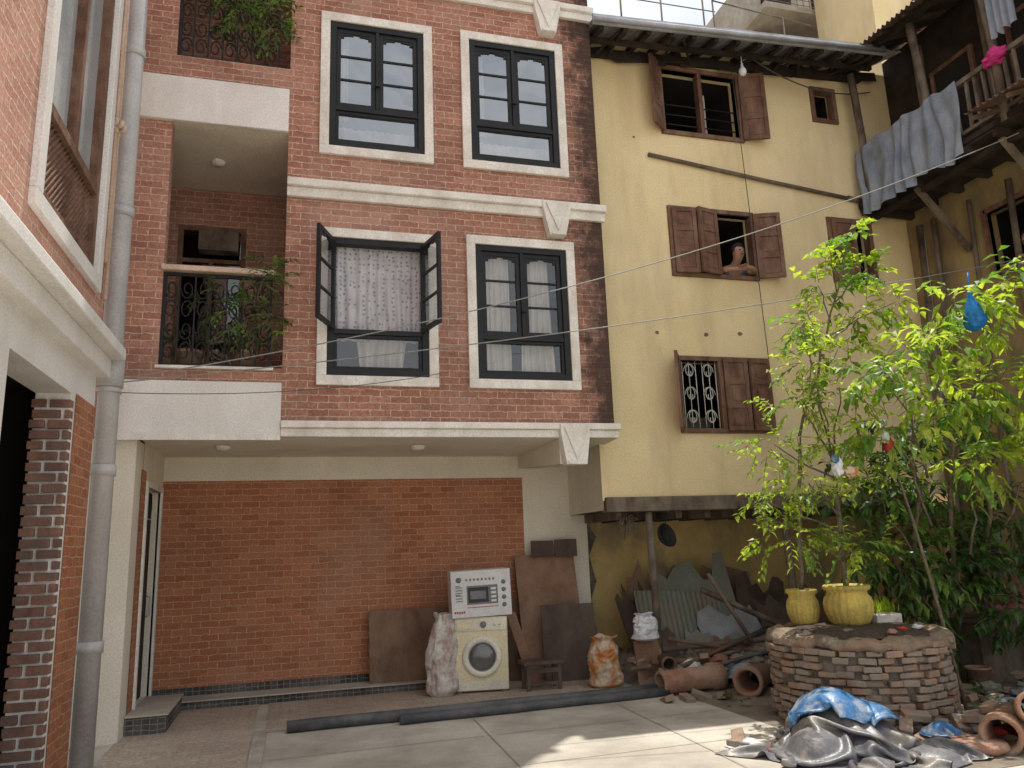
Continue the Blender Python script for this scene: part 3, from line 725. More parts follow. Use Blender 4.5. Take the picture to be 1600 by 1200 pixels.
mb.tube([(3.6,8.9,zr),(5.95,8.9,zr+.03)],.016,6);mb.tube([(3.6,8.9,zr-.22),(5.95,8.9,zr-.19)],.009,6)
mb.tube([(5.92,8.9,zr),(7.9,9.2,zr+.12)],.012,6);mb.tube([(7.3,9.1,8.5),(7.3,9.1,zr+.1)],.012,6)
mb.build("roof_railing",WOOD2,yel)
# ================================================================ RIGHT TIMBER HOUSE
RX=8.6
rt=thing("old_timber_house",(10,6,0),"old ochre house with wooden balcony and corrugated roof","house")
mb=MB()
wall_grid(mb,'X',RX,2,8.6,0,6.2,[(6.62,7.28,4.82,5.62)],.15,0,0)
mb.quad((RX,2,6.2),(RX,8.6,6.2),(RX,8.6,8.7),(RX,2,8.7),1)
mb.quad((RX,2,0),(12,2,0),(12,2,8.8),(RX,2,8.8),0)
mb.build("wall",[YEL2,DARKW],rt,org=(RX,5,0))
mb=MB()
for y0,y1,z0,z1 in ((6.6,7.3,4.77,4.82),(6.6,7.3,5.62,5.68),(6.55,6.62,4.77,5.68),(7.28,7.34,4.77,5.68)): mb.box(RX-.04,RX+.06,y0,y1,z0,z1)
rw=mb.build("window",WOOD,rt)
mb=MB();room(mb,RX+.152,RX+1.6,6.5,7.4,4.7,5.7,'x0');mb.build("room",DARK,rt)
for y in (3.2,4.4,5.6,6.8,7.9):
    mb=MB();mb.box(RX-.08,RX-.001,y-.06,y+.06,6.2,8.5);mb.build("wall_post",WOOD2,rt)
for k,(y0,y1) in enumerate(((5.8,6.55),(7.05,7.75),(4.6,5.4))):
    mb=MB()
    for a0,a1,z0,z1 in ((y0,y1,6.5,6.56),(y0,y1,7.9,7.96),(y0,y0+.06,6.56,7.9),(y1-.06,y1,6.56,7.9)): mb.box(RX-.05,RX-.002,a0,a1,z0,z1)
    mb.box(RX-.03,RX-.003,y0+.06,y1-.06,6.56,7.9,1);mb.build("window",[WOOD,DARK],rt)
bal=MB()
bal.box(7.78,RX,2.5,8.56,6.16,6.20);
for i in range(14): bal.box(7.74,RX,2.7+i*.44,2.78+i*.44,6.07,6.158)
bal.box(7.76,7.84,2.5,8.56,6.201,6.27);bal.box(7.9,7.97,2.5,8.56,6.0,6.068)
bal=bal.build("balcony",DARKW,rt)
mb=MB()
mb.box(7.77,7.84,2.5,8.5,6.97,7.03);mb.box(7.785,7.825,2.5,8.5,6.34,6.38)
y=2.6;R=random.Random(17)
while y<8.45:
    mb.beam((7.805,y,6.38),(7.805+R.uniform(-.01,.01),y+R.uniform(-.015,.015),6.97),.035,.03);y+=.13*R.choice((1,1,1,1.25))
mb.build("balustrade",WOOD2,bal)
for i,y in enumerate((3.6,4.9,6.15,7.2,8.35)):
    mb=MB();mb.tube([(7.8,y,6.2),(7.8+.03*(i%2),y,7.2),(7.78,y+.03,8.25)],[.06,.05,.055],7);mb.build("post",WOOD2,bal)
for y in (3.4,4.9,6.3,7.6):
    mb=MB();mb.beam((RX-.02,y,5.25),(7.86,y,6.08),.06,.07);mb.build("brace",WOOD2,bal)
mb=MB()
corrug(mb,(7.52,2.0,8.02),(0,6.5,.36),(1.8,0,.62),6.6,2.4,.018,.085)
mb.build("roof",RUST,rt)
mb=MB()
for i in range(16):
    y=2.3+i*.4;mb.beam((7.55,y,7.97+(y-2)*.055),(8.7,y,8.38+(y-2)*.055),.05,.06)
mb.beam((7.78,2,8.04),(7.78,8.5,8.40),.08,.09);mb.build("rafters",DARKW,rt)
mb=MB();corrug(mb,(7.30,4.2,6.22),(0,1,0.02),(1,0,.35),2.05,.7,.016,.08)
for i in range(5): mb.beam((7.32,4.3+i*.47,6.18),(7.85,4.3+i*.47,6.38),.04,.05)
mb.build("canopy",RUST,rt)
for y,r_ in ((8.1,.035),(7.5,.03),(6.9,.04),(8.35,.05)):
    mb=MB();mb.tube([(RX-.06,y,0),(RX-.09,y+.05,2.5),(RX-.05,y-.03,5.9)],r_,7);mb.build("wall_pole",WOOD2,rt)
mb=MB();vs=[];nx=90;nz=14
for j in range(nz+1):
    for i in range(nx+1):
        t=i/nx;s=j/nz;yy=8.46-1.78*t
        zb=6.04+.10*noise.noise(Vector((t*4,1,2)))+.05*(t>.55)
        vs.append((7.755-.04*s-.04*math.sin(t*54+noise.noise(Vector((t*4,s,0)))*4)*(.3+s*.7),yy+.03*math.sin(s*5+t*9),7.06+(zb-7.06)*s-.03*math.sin(t*22)*(1-s)))
w=nx+1;mb.add(vs,[(j*w+i,j*w+i+1,(j+1)*w+i+1,(j+1)*w+i) for j in range(nz) for i in range(nx)],0,True)
info(mb.build("hanging_cloth",GCLOTH),"faded blue grey cloth draped over wooden balcony railing","cloth")
info(blob("pink_laundry",PINK,(7.76,6.12,7.0),(.09,.15,.10),amp=.4,fr=2,seed=3,fold=.3),"bright pink garment bundled over the balcony railing","clothes")
mb=MB();vs=[]
for j in range(9):
    for i in range(21):
        vs.append((7.72+.03*math.sin(i*1.3),5.75+.35*i/20,7.95-.75*j/8+.03*math.sin(i)))
mb.add(vs,[(j*21+i,j*21+i+1,(j+1)*21+i+1,(j+1)*21+i) for j in range(8) for i in range(20)],0,True)
info(mb.build("hanging_towel",GCLOTH),"grey towel hanging from the balcony roof","cloth")
# ================================================================ BACKGROUND BUILDINGS
bb=thing("distant_apartment_block",(11.2,14,0),"weathered apartment block with mesh railed balconies behind the roofs","building")
mb=MB();mb.box(9.9,12.7,13.4,17,0,14.5);mb.build("wall",EDGE,bb)
for z in (9.6,11.3,13.0):
    mb=MB();mb.box(9.7,12.8,12.6,13.395,z,z+.14);mb.build("balcony_slab",EDGE,bb)
    mb=MB()
    for i in range(20): mb.tube([(9.75+i*.16,12.62,z+.14),(9.75+i*.16,12.62,z+1.0)],.008,4)
    for k in range(7): mb.tube([(9.72,12.62,z+.2+k*.13),(12.8,12.62,z+.2+k*.13)],.008,4)
    mb.build("balcony_mesh",RUST,bb)
    for a0,a1 in ((10.2,11.0),(11.6,12.3)):
        mb=MB();mb.box(a0,a1,13.36,13.398,z+.3,z+1.4);mb.build("window",DARKW,bb)
b2=thing("yellow_upper_building",(12.5,12,0),"plain yellow walled building rising above the tin roofs","building")
mb=MB();mb.box(10.9,16,10.9,12.5,0,13.4);mb.box(10.8,16,10.8,12.5,13.41,13.6);mb.build("wall",YEL,b2)
mb=MB();mb.box(11.9,12.5,10.86,10.899,11.6,12.8);mb.build("window",WOOD,b2)
# ================================================================ CABLES
def cable(a,b,sag,r=.006,m=WIRE,lab="thin black cable strung across the courtyard"):
    a=Vector(a);b=Vector(b);mb=MB()
    mb.tube([a.lerp(b,i/30)+Vector((0,0,-sag*4*(i/30)*(1-i/30))) for i in range(31)],r,5,cap=False)
    info(mb.build("overhead_cable",m),lab,"cable","cables strung across the courtyard")
cable((-1.5,7.1,3.13),(7.75,6.0,5.95),.32,.006,WIREL)
cable((-1.5,7.1,3.10),(8.55,6.9,4.85),.12,.006,WIREL)
cable((-1.6,7.1,3.02),(1.6,8.05,3.5),.1,.004,WIRE)
cable((5.85,8.5,8.2),(5.95,8.5,3.9),-.0,.006,WIRE,"black cable hanging down the yellow wall")
cable((5.9,8.3,8.3),(8.2,8.5,8.1),.25,.01,WIRE,"thick black cable looping under the eave")
mb=MB();mb.tube([(5.82,8.2,8.2),(5.82,8.2,8.02)],.006,5);mb.lathe([(.015,0),(.02,-.05),(.05,-.1),(.055,-.14),(.035,-.18),(0,-.19)],(5.82,8.2,8.02),14)
info(mb.build("hanging_bulb",BAGW),"white light bulb hanging from a wire under the eave","light bulb")
# ================================================================ WELL
wc=(5.03,6.33)
well=thing("brick_well",(wc[0],wc[1],0),"round old brick well with crumbling rim topped with soil and pots","well")
mb=MB();R=random.Random(7)
mb.lathe([(.71,0),(.72,.3),(.71,.66)],(wc[0],wc[1],0),40,1)
for k in range(12):
    z=.01+k*.059;n=30
    for i in range(n):
        a=2*math.pi*(i+.5*(k%2))/n+R.uniform(-.02,.02)
        if R.random()<.05+.05*(noise.noise(Vector((math.cos(a)*2,math.sin(a)*2,z*3)))>.1)+(.25 if k==11 else 0): continue
        rr=.775+R.uniform(-.035,.025)+(.02 if k>=10 else 0)
        mb.T=Matrix.Translation((wc[0],wc[1],z+R.uniform(-.004,.004)))@Matrix.Rotation(a,4,'Z')@Matrix.Rotation(R.uniform(-.05,.05),4,'X')@Matrix.Rotation(R.uniform(-.06,.06),4,'Z')
        w_=R.uniform(.062,.076);mb.box(rr-.12,rr,-w_,w_,0,R.uniform(.042,.053),0)
mb.T=None
mb.build("wall",[RBW,MORT],well,bevel=.008)
mb=MB();nn=96;prof=[(.72,.64),(.768,.645),(.79,.67),(.785,.695),(.765,.72),(.70,.745),(.6,.74),(.0,.74)]
vs=[]
for r_,z in prof:
    for j in range(nn):
        a=2*math.pi*j/nn;k=1+.04*noise.noise(Vector((math.cos(a)*5,math.sin(a)*5,z*6)))+.05*noise.noise(Vector((math.cos(a)*15,math.sin(a)*15,z*9)))
        vs.append((wc[0]+r_*k*math.cos(a),wc[1]+r_*k*math.sin(a),z+(.04*noise.noise(Vector((math.cos(a)*4,math.sin(a)*4,r_*5)))+.03*noise.noise(Vector((math.cos(a)*14,math.sin(a)*14,r_*9))))*(r_>.1)))
mb.add(vs,[(i*nn+j,i*nn+(j+1)%nn,(i+1)*nn+(j+1)%nn,(i+1)*nn+j) for i in range(7) for j in range(nn)],0,True)
mb.build("rim",RIMM,well)
mb=MB();mb.lathe([(.64,.735),(.50,.775),(.3,.79),(0,.78)],(wc[0],wc[1],0),36,0,jit=.2);mb.build("soil",SOIL,well)
def pot(c,r,h,label,mat=YPOT,name="clay_pot",prof=None):
    t=thing(name,c,label,"pot")
    mb=MB();prof=prof or [(0,0),(r*.66,0),(r*.80,h*.10),(r*.97,h*.35),(r*1.0,h*.52),(r*.93,h*.68),(r*.80,h*.78),(r*.79,h*.84),(r*.93,h*.90),(r*.95,h*.97),(r*.88,h),(r*.78,h*.93),(r*.76,h*.85)]
    mb.lathe(prof,c,96,jit=.03,ribs=20,ra=.055);mb.build("body",mat,t)
    mb=MB();mb.lathe([(r*.77,h*.86),(r*.4,h*.9),(0,h*.9)],c,24);mb.build("soil",SOIL,t)
    return t
pot((4.80,6.74,.76),.150,.34,"small yellowish clay pot holding a slim tree, on well rim")
pot((5.07,6.42,.77),.215,.37,"large yellow painted clay pot holding a sapling, on brick well")
c=(5.42,6.38,.76);mb=MB();mb.box(c[0]-.14,c[0]+.14,c[1]-.08,c[1]+.08,.76,.86);st=thing("seedling_tray",c,"pale planter box with green seedlings on the well","planter")
mb.build("box",SACK,st,bevel=.01)
mb=MB();R=random.Random(2)
for i in range(90):
    p=Vector((c[0]+R.uniform(-.12,.12),c[1]+R.uniform(-.06,.06),.86));leaf(mb,p,Vector((R.uniform(-.3,.3),R.uniform(-.3,.3),1)),Vector((1,0,0)),R.uniform(.08,.17),.016,0,.1)
mb.build("seedlings",GRN,st)
for i,(dx,dy,mt) in enumerate(((.1,-.5,REDP),(-.35,-.35,MORT),(.3,-.45,BAGW),(-.1,-.6,CLAY),(.45,-.3,MORT))):
    info(blob("scrap",mt,(wc[0]+dx,wc[1]+dy,.785),(.05,.04,.02),amp=.5,seed=i+40,seg=18,rings=12,fold=.4),"small scrap of rubbish lying on the well soil","scrap","scraps lying on the well")
# ================================================================ TREES
def limb(mb,a,b,r0,r1,R,n=6,w=.08):
    a=Vector(a);b=Vector(b);pts=[]
    for i in range(n+1):
        t=i/n;pts.append(a.lerp(b,t)+(rv(R)*w*math.sin(math.pi*t) if 0<i<n else Vector()))
    mb.tube(pts,[r0+(r1-r0)*i/n for i in range(n+1)],7);return pts
R=random.Random(11)
tA=thing("potted_tree",(5.07,6.42,1.1),"slim tree with bright yellow green leaves growing from yellow pot","tree")
tr=MB();cr=MB();st=MB()
limb(tr,(5.07,6.42,1.08),(5.12,6.45,2.35),.028,.02,R,8,.05)
blA=[((4.30,6.2,2.45),(.35,.35,.16),22),((4.65,6.2,2.85),(.32,.35,.16),22),((4.72,6.1,3.25),(.24,.25,.14),18),((4.68,6.1,3.6),(.14,.2,.14),12),((5.10,6.2,3.0),(.32,.35,.2),24),((4.55,6.1,2.08),(.42,.35,.12),26),((4.40,6.2,1.60),(.42,.3,.12),28),((5.0,6.15,1.5),(.36,.3,.10),18),((5.35,6.3,2.3),(.3,.3,.2),18),((4.10,6.1,1.92),(.22,.25,.08),12),((4.85,6.1,2.45),(.28,.3,.10),14)]
for b_ in blA:
    c_=b_[0];limb(tr,(5.1,6.43,min(2.3,max(1.35,c_[2]-.3))),c_,.012,.005,R,5,.05)
crown(cr,blA,R,.09,.47,.26,8,(0,0,0,1),st)
tr.build("trunk",BARK,tA);cr.build("crown",[GRN,GRN2],tA);st.build("twigs",BARK,tA)
tC=thing("slender_tree",(4.80,6.74,1.1),"tall thin tree with sparse leaf clusters growing from small pot","tree")
tr=MB();cr=MB();st=MB()
limb(tr,(4.80,6.74,1.08),(4.95,6.7,2.6),.022,.017,R,8,.03);limb(tr,(4.95,6.7,2.6),(5.68,6.45,4.75),.016,.007,R,10,.05)
blC=[((5.68,6.45,4.75),(.14,.16,.14),9),((5.42,6.45,4.5),(.22,.25,.10),11),((5.2,6.45,4.15),(.26,.25,.10),12),((5.85,6.45,4.38),(.22,.25,.14),13),((5.0,6.45,3.75),(.28,.25,.10),12),((5.65,6.4,3.9),(.28,.3,.12),12),((5.3,6.4,3.45),(.28,.3,.14),13),((6.1,6.4,4.0),(.2,.2,.10),8)]
for b_ in blC:
    c_=b_[0];limb(tr,(4.95+(c_[2]-2.75)*.34,6.6,max(2.7,c_[2]-.35)),c_,.008,.004,R,4,.04)
crown(cr,blC,R,.13,.52,.20,6,(0,0,1),st)
tr.build("trunk",BARK,tC);cr.build("crown",[GRN,GRN2],tC);st.build("twigs",BARK,tC)
tB=thing("broadleaf_tree",(7.0,7.3,0),"large leafy tree with pointed green leaves beside the old house","tree")
tr=MB();cr=MB();st=MB()
for a,b in (((6.9,7.5,0),(6.0,6.3,2.6)),((7.2,7.5,0),(6.3,6.0,3.0)),((7.5,7.4,0),(6.8,6.0,2.8)),((7.1,7.6,0),(6.2,6.8,2.2))): limb(tr,a,b,.032,.02,R,8,.12)
q=.84
def sc_(c): return (c[0]*q,c[1]*q,1.6+(c[2]-1.6)*q)
up=[((6.3,6.8,3.3),(.5,.5,.16),20),((6.9,6.8,3.62),(.5,.5,.16),24),((7.6,6.7,3.95),(.5,.4,.16),24),((8.0,6.6,4.35),(.4,.4,.12),15),((7.1,6.9,3.05),(.6,.5,.2),28),((6.3,6.9,2.75),(.5,.5,.18),22),((7.7,6.8,3.2),(.45,.5,.2),24),((7.4,7.0,2.4),(.6,.5,.22),26),((8.1,6.6,2.7),(.35,.4,.18),15),((7.0,6.5,4.12),(.35,.3,.10),10)]
blB=[(sc_(c_),tuple(k*q for k in r_),n_,(0,1,1)) for c_,r_,n_ in up]
blB+=[((5.9,6.9,2.1),(.45,.5,.35),40,(0,2)),((6.6,6.9,2.1),(.6,.5,.45),56,(0,2,2)),((6.15,7.0,1.4),(.5,.4,.4),56,(2,2,0)),((6.9,6.9,1.3),(.6,.4,.5),76,(2,2,0)),((7.6,6.8,1.6),(.45,.4,.5),60,(2,)),((6.3,6.8,2.75),(.5,.4,.25),24,(0,2)),((7.3,6.8,2.8),(.5,.4,.3),28,(0,2)),((7.4,6.6,.8),(.5,.4,.4),40,(2,)),((6.5,6.95,.75),(.4,.3,.35),34,(2,))]  # lower blobs take the dark leaf colour to paint the crown's deep shade
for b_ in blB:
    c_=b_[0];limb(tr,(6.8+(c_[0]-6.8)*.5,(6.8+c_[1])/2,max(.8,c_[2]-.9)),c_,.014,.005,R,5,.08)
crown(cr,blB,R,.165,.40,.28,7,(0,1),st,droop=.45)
tr.build("trunk",BARK,tB);cr.build("crown",[GRN2,GRN,GRN3],tB);st.build("twigs",BARK,tB)
mb=MB();mb.tube([(5.95,6.1,.0),(5.85,6.15,.9),(5.75,6.2,1.7),(5.62,6.3,2.6)],[.02,.018,.014,.01],6)
info(mb.build("climbing_pole",BARK),"crooked thin wooden pole leaning beside the well","pole")
def bag(c,r,mat,lab,seed,name="plastic_bag"):
    return info(blob(name,mat,c,r,amp=.35,fr=2.5,seed=seed,fold=.3,seg=24,rings=16),lab,"plastic bag")
mb=MB();c=Vector((5.98,5.38,3.50))
prof=[(.012,.30),(.02,.22),(.04,.16),(.08,.06),(.092,-.02),(.07,-.08),(.025,-.11),(0,-.11)]
mb.lathe(prof,tuple(c),26,jit=.5);mb.tube([c+Vector((0,0,.28)),c+Vector((.02,0,.45))],.008,5)
info(mb.build("plastic_bag",BPLAS),"bright blue plastic bag hanging from tree branch","plastic bag")
bag((5.40,6.0,2.42),(.05,.05,.09),REDP,"small red and white plastic wrapper caught in tree",2)
bag((5.36,5.98,2.49),(.04,.03,.06),BAGW,"small white plastic scrap caught in tree",4)
bag((4.68,5.85,2.20),(.05,.05,.10),BAGW,"pale plastic scrap tangled in potted tree",6)
bag((4.82,5.85,2.16),(.08,.05,.05),SACKO,"orange plastic scrap tangled in potted tree",8)
bag((4.64,5.82,2.27),(.04,.03,.04),BLUE,"blue plastic scrap tangled in potted tree",9)
def bplant(c,blobs,seed,lab,mats,sz=.08):
    t=thing("potted_plant",c,lab,"plant","plants on the balconies");R=random.Random(seed)
    mb=MB();r,h=.15,.22;mb.lathe([(0,0),(r*.7,0),(r,h),(r*1.08,h),(r*1.08,h*.85),(r*.9,h*.85),(0,h*.9)],c,22);mb.build("pot",CLAY,t)
    cr=MB();st=MB()
    for b in blobs: limb(st,(c[0],c[1],c[2]+.2),b[0],.012,.004,R,4,.03)
    crown(cr,blobs,R,sz,.4,.2,7,tuple(range(len(mats))),st);cr.build("foliage",mats,t);st.build("stems",BARK,t)
bplant((-.55,8.35,3.5),[((-.6,8.15,4.05),(.32,.2,.3),60),((-.35,8.0,4.45),(.22,.2,.25),36),((-.85,8.2,4.2),(.2,.2,.2),20),((-.25,7.98,3.95),(.12,.12,.3),20)],1,"leafy green pot plant spilling over the balcony railing",[GRN3,GRN2])
bplant((-.6,8.35,6.98),[((-.7,8.1,7.65),(.35,.2,.3),60),((-.35,8.0,7.45),(.2,.2,.35),36),((-.9,8.1,7.95),(.25,.2,.2),30),((-.3,7.95,7.9),(.2,.2,.3),30)],2,"bushy pot plant growing through the upper balcony railing",[GRN2,GRN3])
bplant((-1.1,8.4,3.5),[((-1.1,8.35,3.85),(.15,.12,.15),12)],3,"small pot plant behind balcony railing",[GRN3])
# ================================================================ WASHING MACHINE + CARTON
cx,cy=2.13,8.95
wm=thing("washing_machine",(cx,cy+.28,0),"cream front loading washing machine standing on the courtyard floor","washing machine")
x0,x1,y0,y1=cx-.30,cx+.31,cy,cy+.55
mb=MB();mb.box(x0,x1,y0,y1,.03,.83)
for a in (x0+.05,x1-.05):
    for b_ in (y0+.06,y1-.06): mb.tube([(a,b_,.0),(a,b_,.03)],.025,10)
mb.build("body",CRM,wm,bevel=.02)
mb=MB();mb.box(x0+.01,x1-.01,y0-.012,y0-.001,.68,.815);mb.build("control_panel",CRMW,wm,bevel=.005)
mb=MB();mb.box(x0+.03,x0+.2,y0-.02,y0-.013,.70,.79);mb.build("detergent_drawer",CRM,wm,bevel=.006)
for k,(xx,rr) in enumerate(((cx+.03,.035),(cx+.16,.014),(cx+.22,.014))):
    mb=MB();mb.T=Matrix.Translation((xx,y0-.012,.75))@Matrix.Rotation(rad(90),4,'X');mb.lathe([(0,.03),(rr*.8,.03),(rr,.02),(rr,0)],n=18);mb.build("knob",GREY if k==0 else CRMW,wm)
mb=MB();mb.T=Matrix.Translation((cx+.01,y0-.001,.40))@Matrix.Rotation(rad(90),4,'X')
mb.lathe([(.225,0),(.225,.02),(.205,.035),(.16,.032),(.15,.015)],n=40)
door=mb.build("door",CRMW,wm)
mb=MB();mb.T=Matrix.Translation((cx+.01,y0-.003,.40))@Matrix.Rotation(rad(90),4,'X')
mb.lathe([(.152,.012),(.13,.028),(.08,.04),(0,.045)],n=36);mb.build("door_glass",surf("porthole",(.16,.16,.15),(.09,.09,.09),4,.1,0,spec=.8),door)
mb=MB();mb.T=Matrix.Translation((cx+.01,y0-.001,.40))@Matrix.Rotation(rad(90),4,'X');mb.lathe([(.158,.034),(.15,.04),(.145,.034)],n=36);mb.build("door_ring",GREY,door)
mb=MB();mb.box(cx+.175,cx+.205,y0-.05,y0-.03,.36,.44);mb.build("handle",CRMW,door,bevel=.004)
mb=MB();mb.box(x0+.02,x1-.02,y0-.006,y0-.001,.04,.13);mb.build("kick_plate",CRMW,wm,bevel=.003)
wm.rotation_euler=(0,0,rad(-9))
ct=thing("microwave_carton",(cx,cy+.22,.832),"white printed microwave carton set on top of washing machine","box")
x0,x1,y0,y1,z0,z1=cx-.345,cx+.35,cy-.02,cy+.42,.835,1.355
mb=MB();mb.box(x0,x1,y0,y1,z0,z1);mb.build("box",CARD,ct,bevel=.006)
mb=MB();q=y0-.004
mb.box(x0+.18,x0+.54,q,y0-.001,z0+.14,z0+.35,0);mb.box(x0+.195,x0+.43,q-.002,q,z0+.16,z0+.33,1)
mb.box(x0+.22,x0+.40,q-.003,q-.002,z0+.20,z0+.29,0)
for i in range(4): mb.box(x0+.46,x0+.52,q-.002,q,z0+.16+i*.045,z0+.185+i*.045,2)
mb.build("printed_picture",[GREY,BLKP,CARD],ct)
mb=MB()
for i in range(8):
    a=x0+.17+i*.045;mb.box(a,a+.022,q,y0-.001,z1-.115,z1-.09)
for i in range(5):
    for k in range(3): mb.box(x0+.05+(k%2)*.03,x0+.10+(k%2)*.03,q,y0-.001,z0+.25+k*.05,z0+.26+k*.05) if i==0 else None
for k in range(6): mb.box(x0+.05,x0+.13,q,y0-.001,z0+.18+k*.03,z0+.19+k*.03)
for i in range(4):
    mb.T=Matrix.Translation((x1-.085,q,z0+.12+i*.085))@Matrix.Rotation(rad(90),4,'X');mb.lathe([(.0,.0),(.026,0),(.026,-.003)],n=12);mb.T=None
mb.T=Matrix.Translation((x0+.09,q,z1-.10))@Matrix.Rotation(rad(90),4,'X');mb.lathe([(0,.0),(.035,0),(.035,-.003)],n=6);mb.T=None
mb.build("printed_icons",GREY,ct)
mb=MB()
for k in range(5): mb.box(x0+.03+k*.026,x0+.048+k*.026,q,y0-.001,z0+.05,z0+.072)
mb.box(x0+.18,x0+.54,q,y0-.001,z0+.105,z0+.112);mb.build("red_print",REDP,ct)
ct.rotation_euler=(0,rad(-1.5),rad(-6))
# ================================================================ BOARDS
def board(c,w,h,t,lean,yaw,mat,lab,name="plywood_board",roll=0):
    mb=MB();mb.box(-w/2,w/2,0,t,0,h)
    ob=mb.build(name,mat,bevel=.003,org=(0,0,0));ob.location=c
    ob.rotation_euler=(rad(-lean),rad(roll),rad(yaw));return info(ob,lab,"board")
board((1.38,9.55,.105),.98,.82,.02,9,0,PLY,"brown plywood board leaning on brick wall")
board((2.45,9.6,.0),.75,.98,.02,8,0,PLY,"brown plywood board leaning behind washing machine")
board((3.15,9.42,.0),.80,1.52,.018,10,0,PLY2,"tall reddish plywood sheet leaning against the wall",roll=-1)
board((3.27,9.2,.0),.68,.90,.02,8,-3,PLYD,"dark stained board leaning in front of plywood")
board((3.08,9.60,1.47),.30,.2,.02,3,0,PLYD,"small dark board end standing behind plywood sheet")
board((3.40,9.60,1.46),.30,.22,.02,3,0,PLYD,"small dark board standing behind plywood sheet")
board((2.80,9.25,.0),.12,.86,.03,12,8,PLY2,"narrow plank leaning against the plywood",roll=-14)
board((3.98,8.5,.0),.36,.5,.02,8,10,PLY2,"dark red panel propped on the rubble")
stl=thing("wooden_stool",(2.76,8.85,0),"low dark wooden stool beside the washing machine","stool")
mb=MB();mb.box(2.52,3.0,8.72,9.0,.29,.33);mb.build("seat",PLYD,stl,bevel=.006)
for a in (2.56,2.93):
    for b_ in (8.75,8.95):
        mb=MB();mb.box(a,a+.04,b_,b_+.035,0,.289);mb.build("leg",PLYD,stl,bevel=.003)
mb=MB();mb.box(2.6,2.93,8.755,8.775,.2,.25);mb.box(2.6,2.93,8.76,8.78,.07,.10);mb.build("stretcher",PLYD,stl)
def sack(c,r,h,mat,lab,seed,lean=(0,0),name="sack"):
    mb=MB();n=64;vs=[];k=48
    for j in range(k+1):
        t=j/k
        rr=r*(1.0-.15*t) if t<.78 else r*(.883-(t-.78)*2.0)
        if t>.93: rr=r*(.58+(t-.93)*3.5)
        if t<.08: rr=r*(.6+t*5)
        for i in range(n):
            a=2*math.pi*i/n;dv=Vector((math.cos(a)*1.3,math.sin(a)*1.3,t*3+seed))
            q=rr*(1+.22*noise.noise(dv)+.06*math.sin(a*7+t*6+seed)*t-.35*abs(noise.noise(dv*2.3+Vector((3,0,0))))*(.5+.5*t)-.12*abs(noise.noise(dv*5)))
            vs.append((c[0]+q*math.cos(a)+lean[0]*t*t,c[1]+q*.8*math.sin(a)+lean[1]*t,c[2]+h*t*(1+.06*noise.noise(Vector((a,seed,1)))*(t>.9))))
    mb.add(vs,[(j*n+i,j*n+(i+1)%n,(j+1)*n+(i+1)%n,(j+1)*n+i) for j in range(k) for i in range(n)],0,True)
    mb.f.append(list(range(n))[::-1]);mb.m.append(0);mb.sm.append(True)
    return info(mb.build(name,mat),lab,"sack")
sack((1.64,9.0,0),.20,.88,SACK,"tall crumpled white woven sack beside washing machine",1,lean=(.08,.1))
sack((3.46,8.66,0),.21,.56,SACKO,"stuffed orange printed woven sack on the ground",4)
sack((3.92,8.5,.50),.16,.30,BAGW,"white plastic bag resting on rubble by the post",7,name="plastic_sack")
for a,b,l in (((-.02,7.84,.062),(3.78,8.00,.062),.055),((.5,7.95,.045),(3.6,8.12,.045),.036),((1.0,7.72,.052),(3.85,7.88,.052),.046)):
    mb=MB();a=Vector(a);b=Vector(b);mb.tube([a.lerp(b,i/8)+Vector((0,.012*math.sin(i*1.7),0)) for i in range(9)],l,12)
    info(mb.build("black_pipe",BPIPE),"long black plastic pipe lying along the paving edge","pipe","black pipes on the ground")
def cpipe(a,b,r,lab,mat=CLAY,name="clay_pipe"):
    a=Vector(a);b=Vector(b);d=(b-a).normalized();mb=MB()
    L=(b-a).length
    mb.T=Matrix.Translation(a)@d.to_track_quat('Z','Y').to_matrix().to_4x4()
    mb.lathe([(r*.78,0),(r,0),(r,L*.8),(r*1.2,L*.82),(r*1.22,L),(r*.92,L),(r*.8,L*.8),(r*.78,0)],n=24,jit=.03)
    return info(mb.build(name,mat),lab,"pipe","clay pipes on the ground")
cpipe((3.80,7.95,.13),(4.55,8.0,.14),.12,"brown clay pipe lying on its side near the well")
cpipe((4.95,7.85,.14),(4.58,7.5,.14),.13,"clay pipe section showing its open end")
cpipe((4.05,8.35,.30),(4.0,8.1,.28),.07,"small pipe end sticking from the rubble",RUST)
cpipe((5.55,5.25,.13),(5.0,4.85,.13),.12,"terracotta pipe lying beside the well bricks")
cpipe((5.8,5.4,.12),(5.2,4.7,.33),.10,"terracotta pipe leaning on another pipe")
def sheet(c,w,h,lean,yaw,roll,mat,lab,cor=True,name="metal_sheet",seed=1):
    mb=MB();
    if cor: corrug(mb,(-w/2,0,0),(1,0,0),(0,0,1),w,h,.012,.07)
    else:
        RR=random.Random(seed);top=[(w*(.5-i/9),h*(.72+.28*RR.random())) for i in range(10)]
        pts=[(-w/2,0),(w/2,0)]+top
        n=len(pts);mb.add([(x,0,z) for x,z in pts]+[(x,.012,z) for x,z in pts],[tuple(range(n)),tuple(range(2*n-1,n-1,-1))]+[(i,i+n,(i+1)%n+n,(i+1)%n) for i in range(n)])
    ob=mb.build(name,mat,org=(0,0,0));ob.location=c;ob.rotation_euler=(rad(-lean),rad(roll),rad(yaw));return info(ob,lab,"sheet")
sheet((4.75,9.0,.05),1.2,1.0,24,0,4,SHEET,"green grey corrugated sheet leaning on rubble")
sheet((5.2,9.3,.1),1.1,1.35,15,-5,-6,SHEET,"mossy broken sheet leaning against ochre wall",False,seed=2)
sheet((4.6,9.6,.0),.8,1.45,8,4,5,PLY2,"broken brown sheet standing behind the rubble",False,seed=3)
sheet((5.55,8.9,.0),.9,.95,25,10,-12,TIN,"dented tin sheet tilted over rubble",False,seed=4)
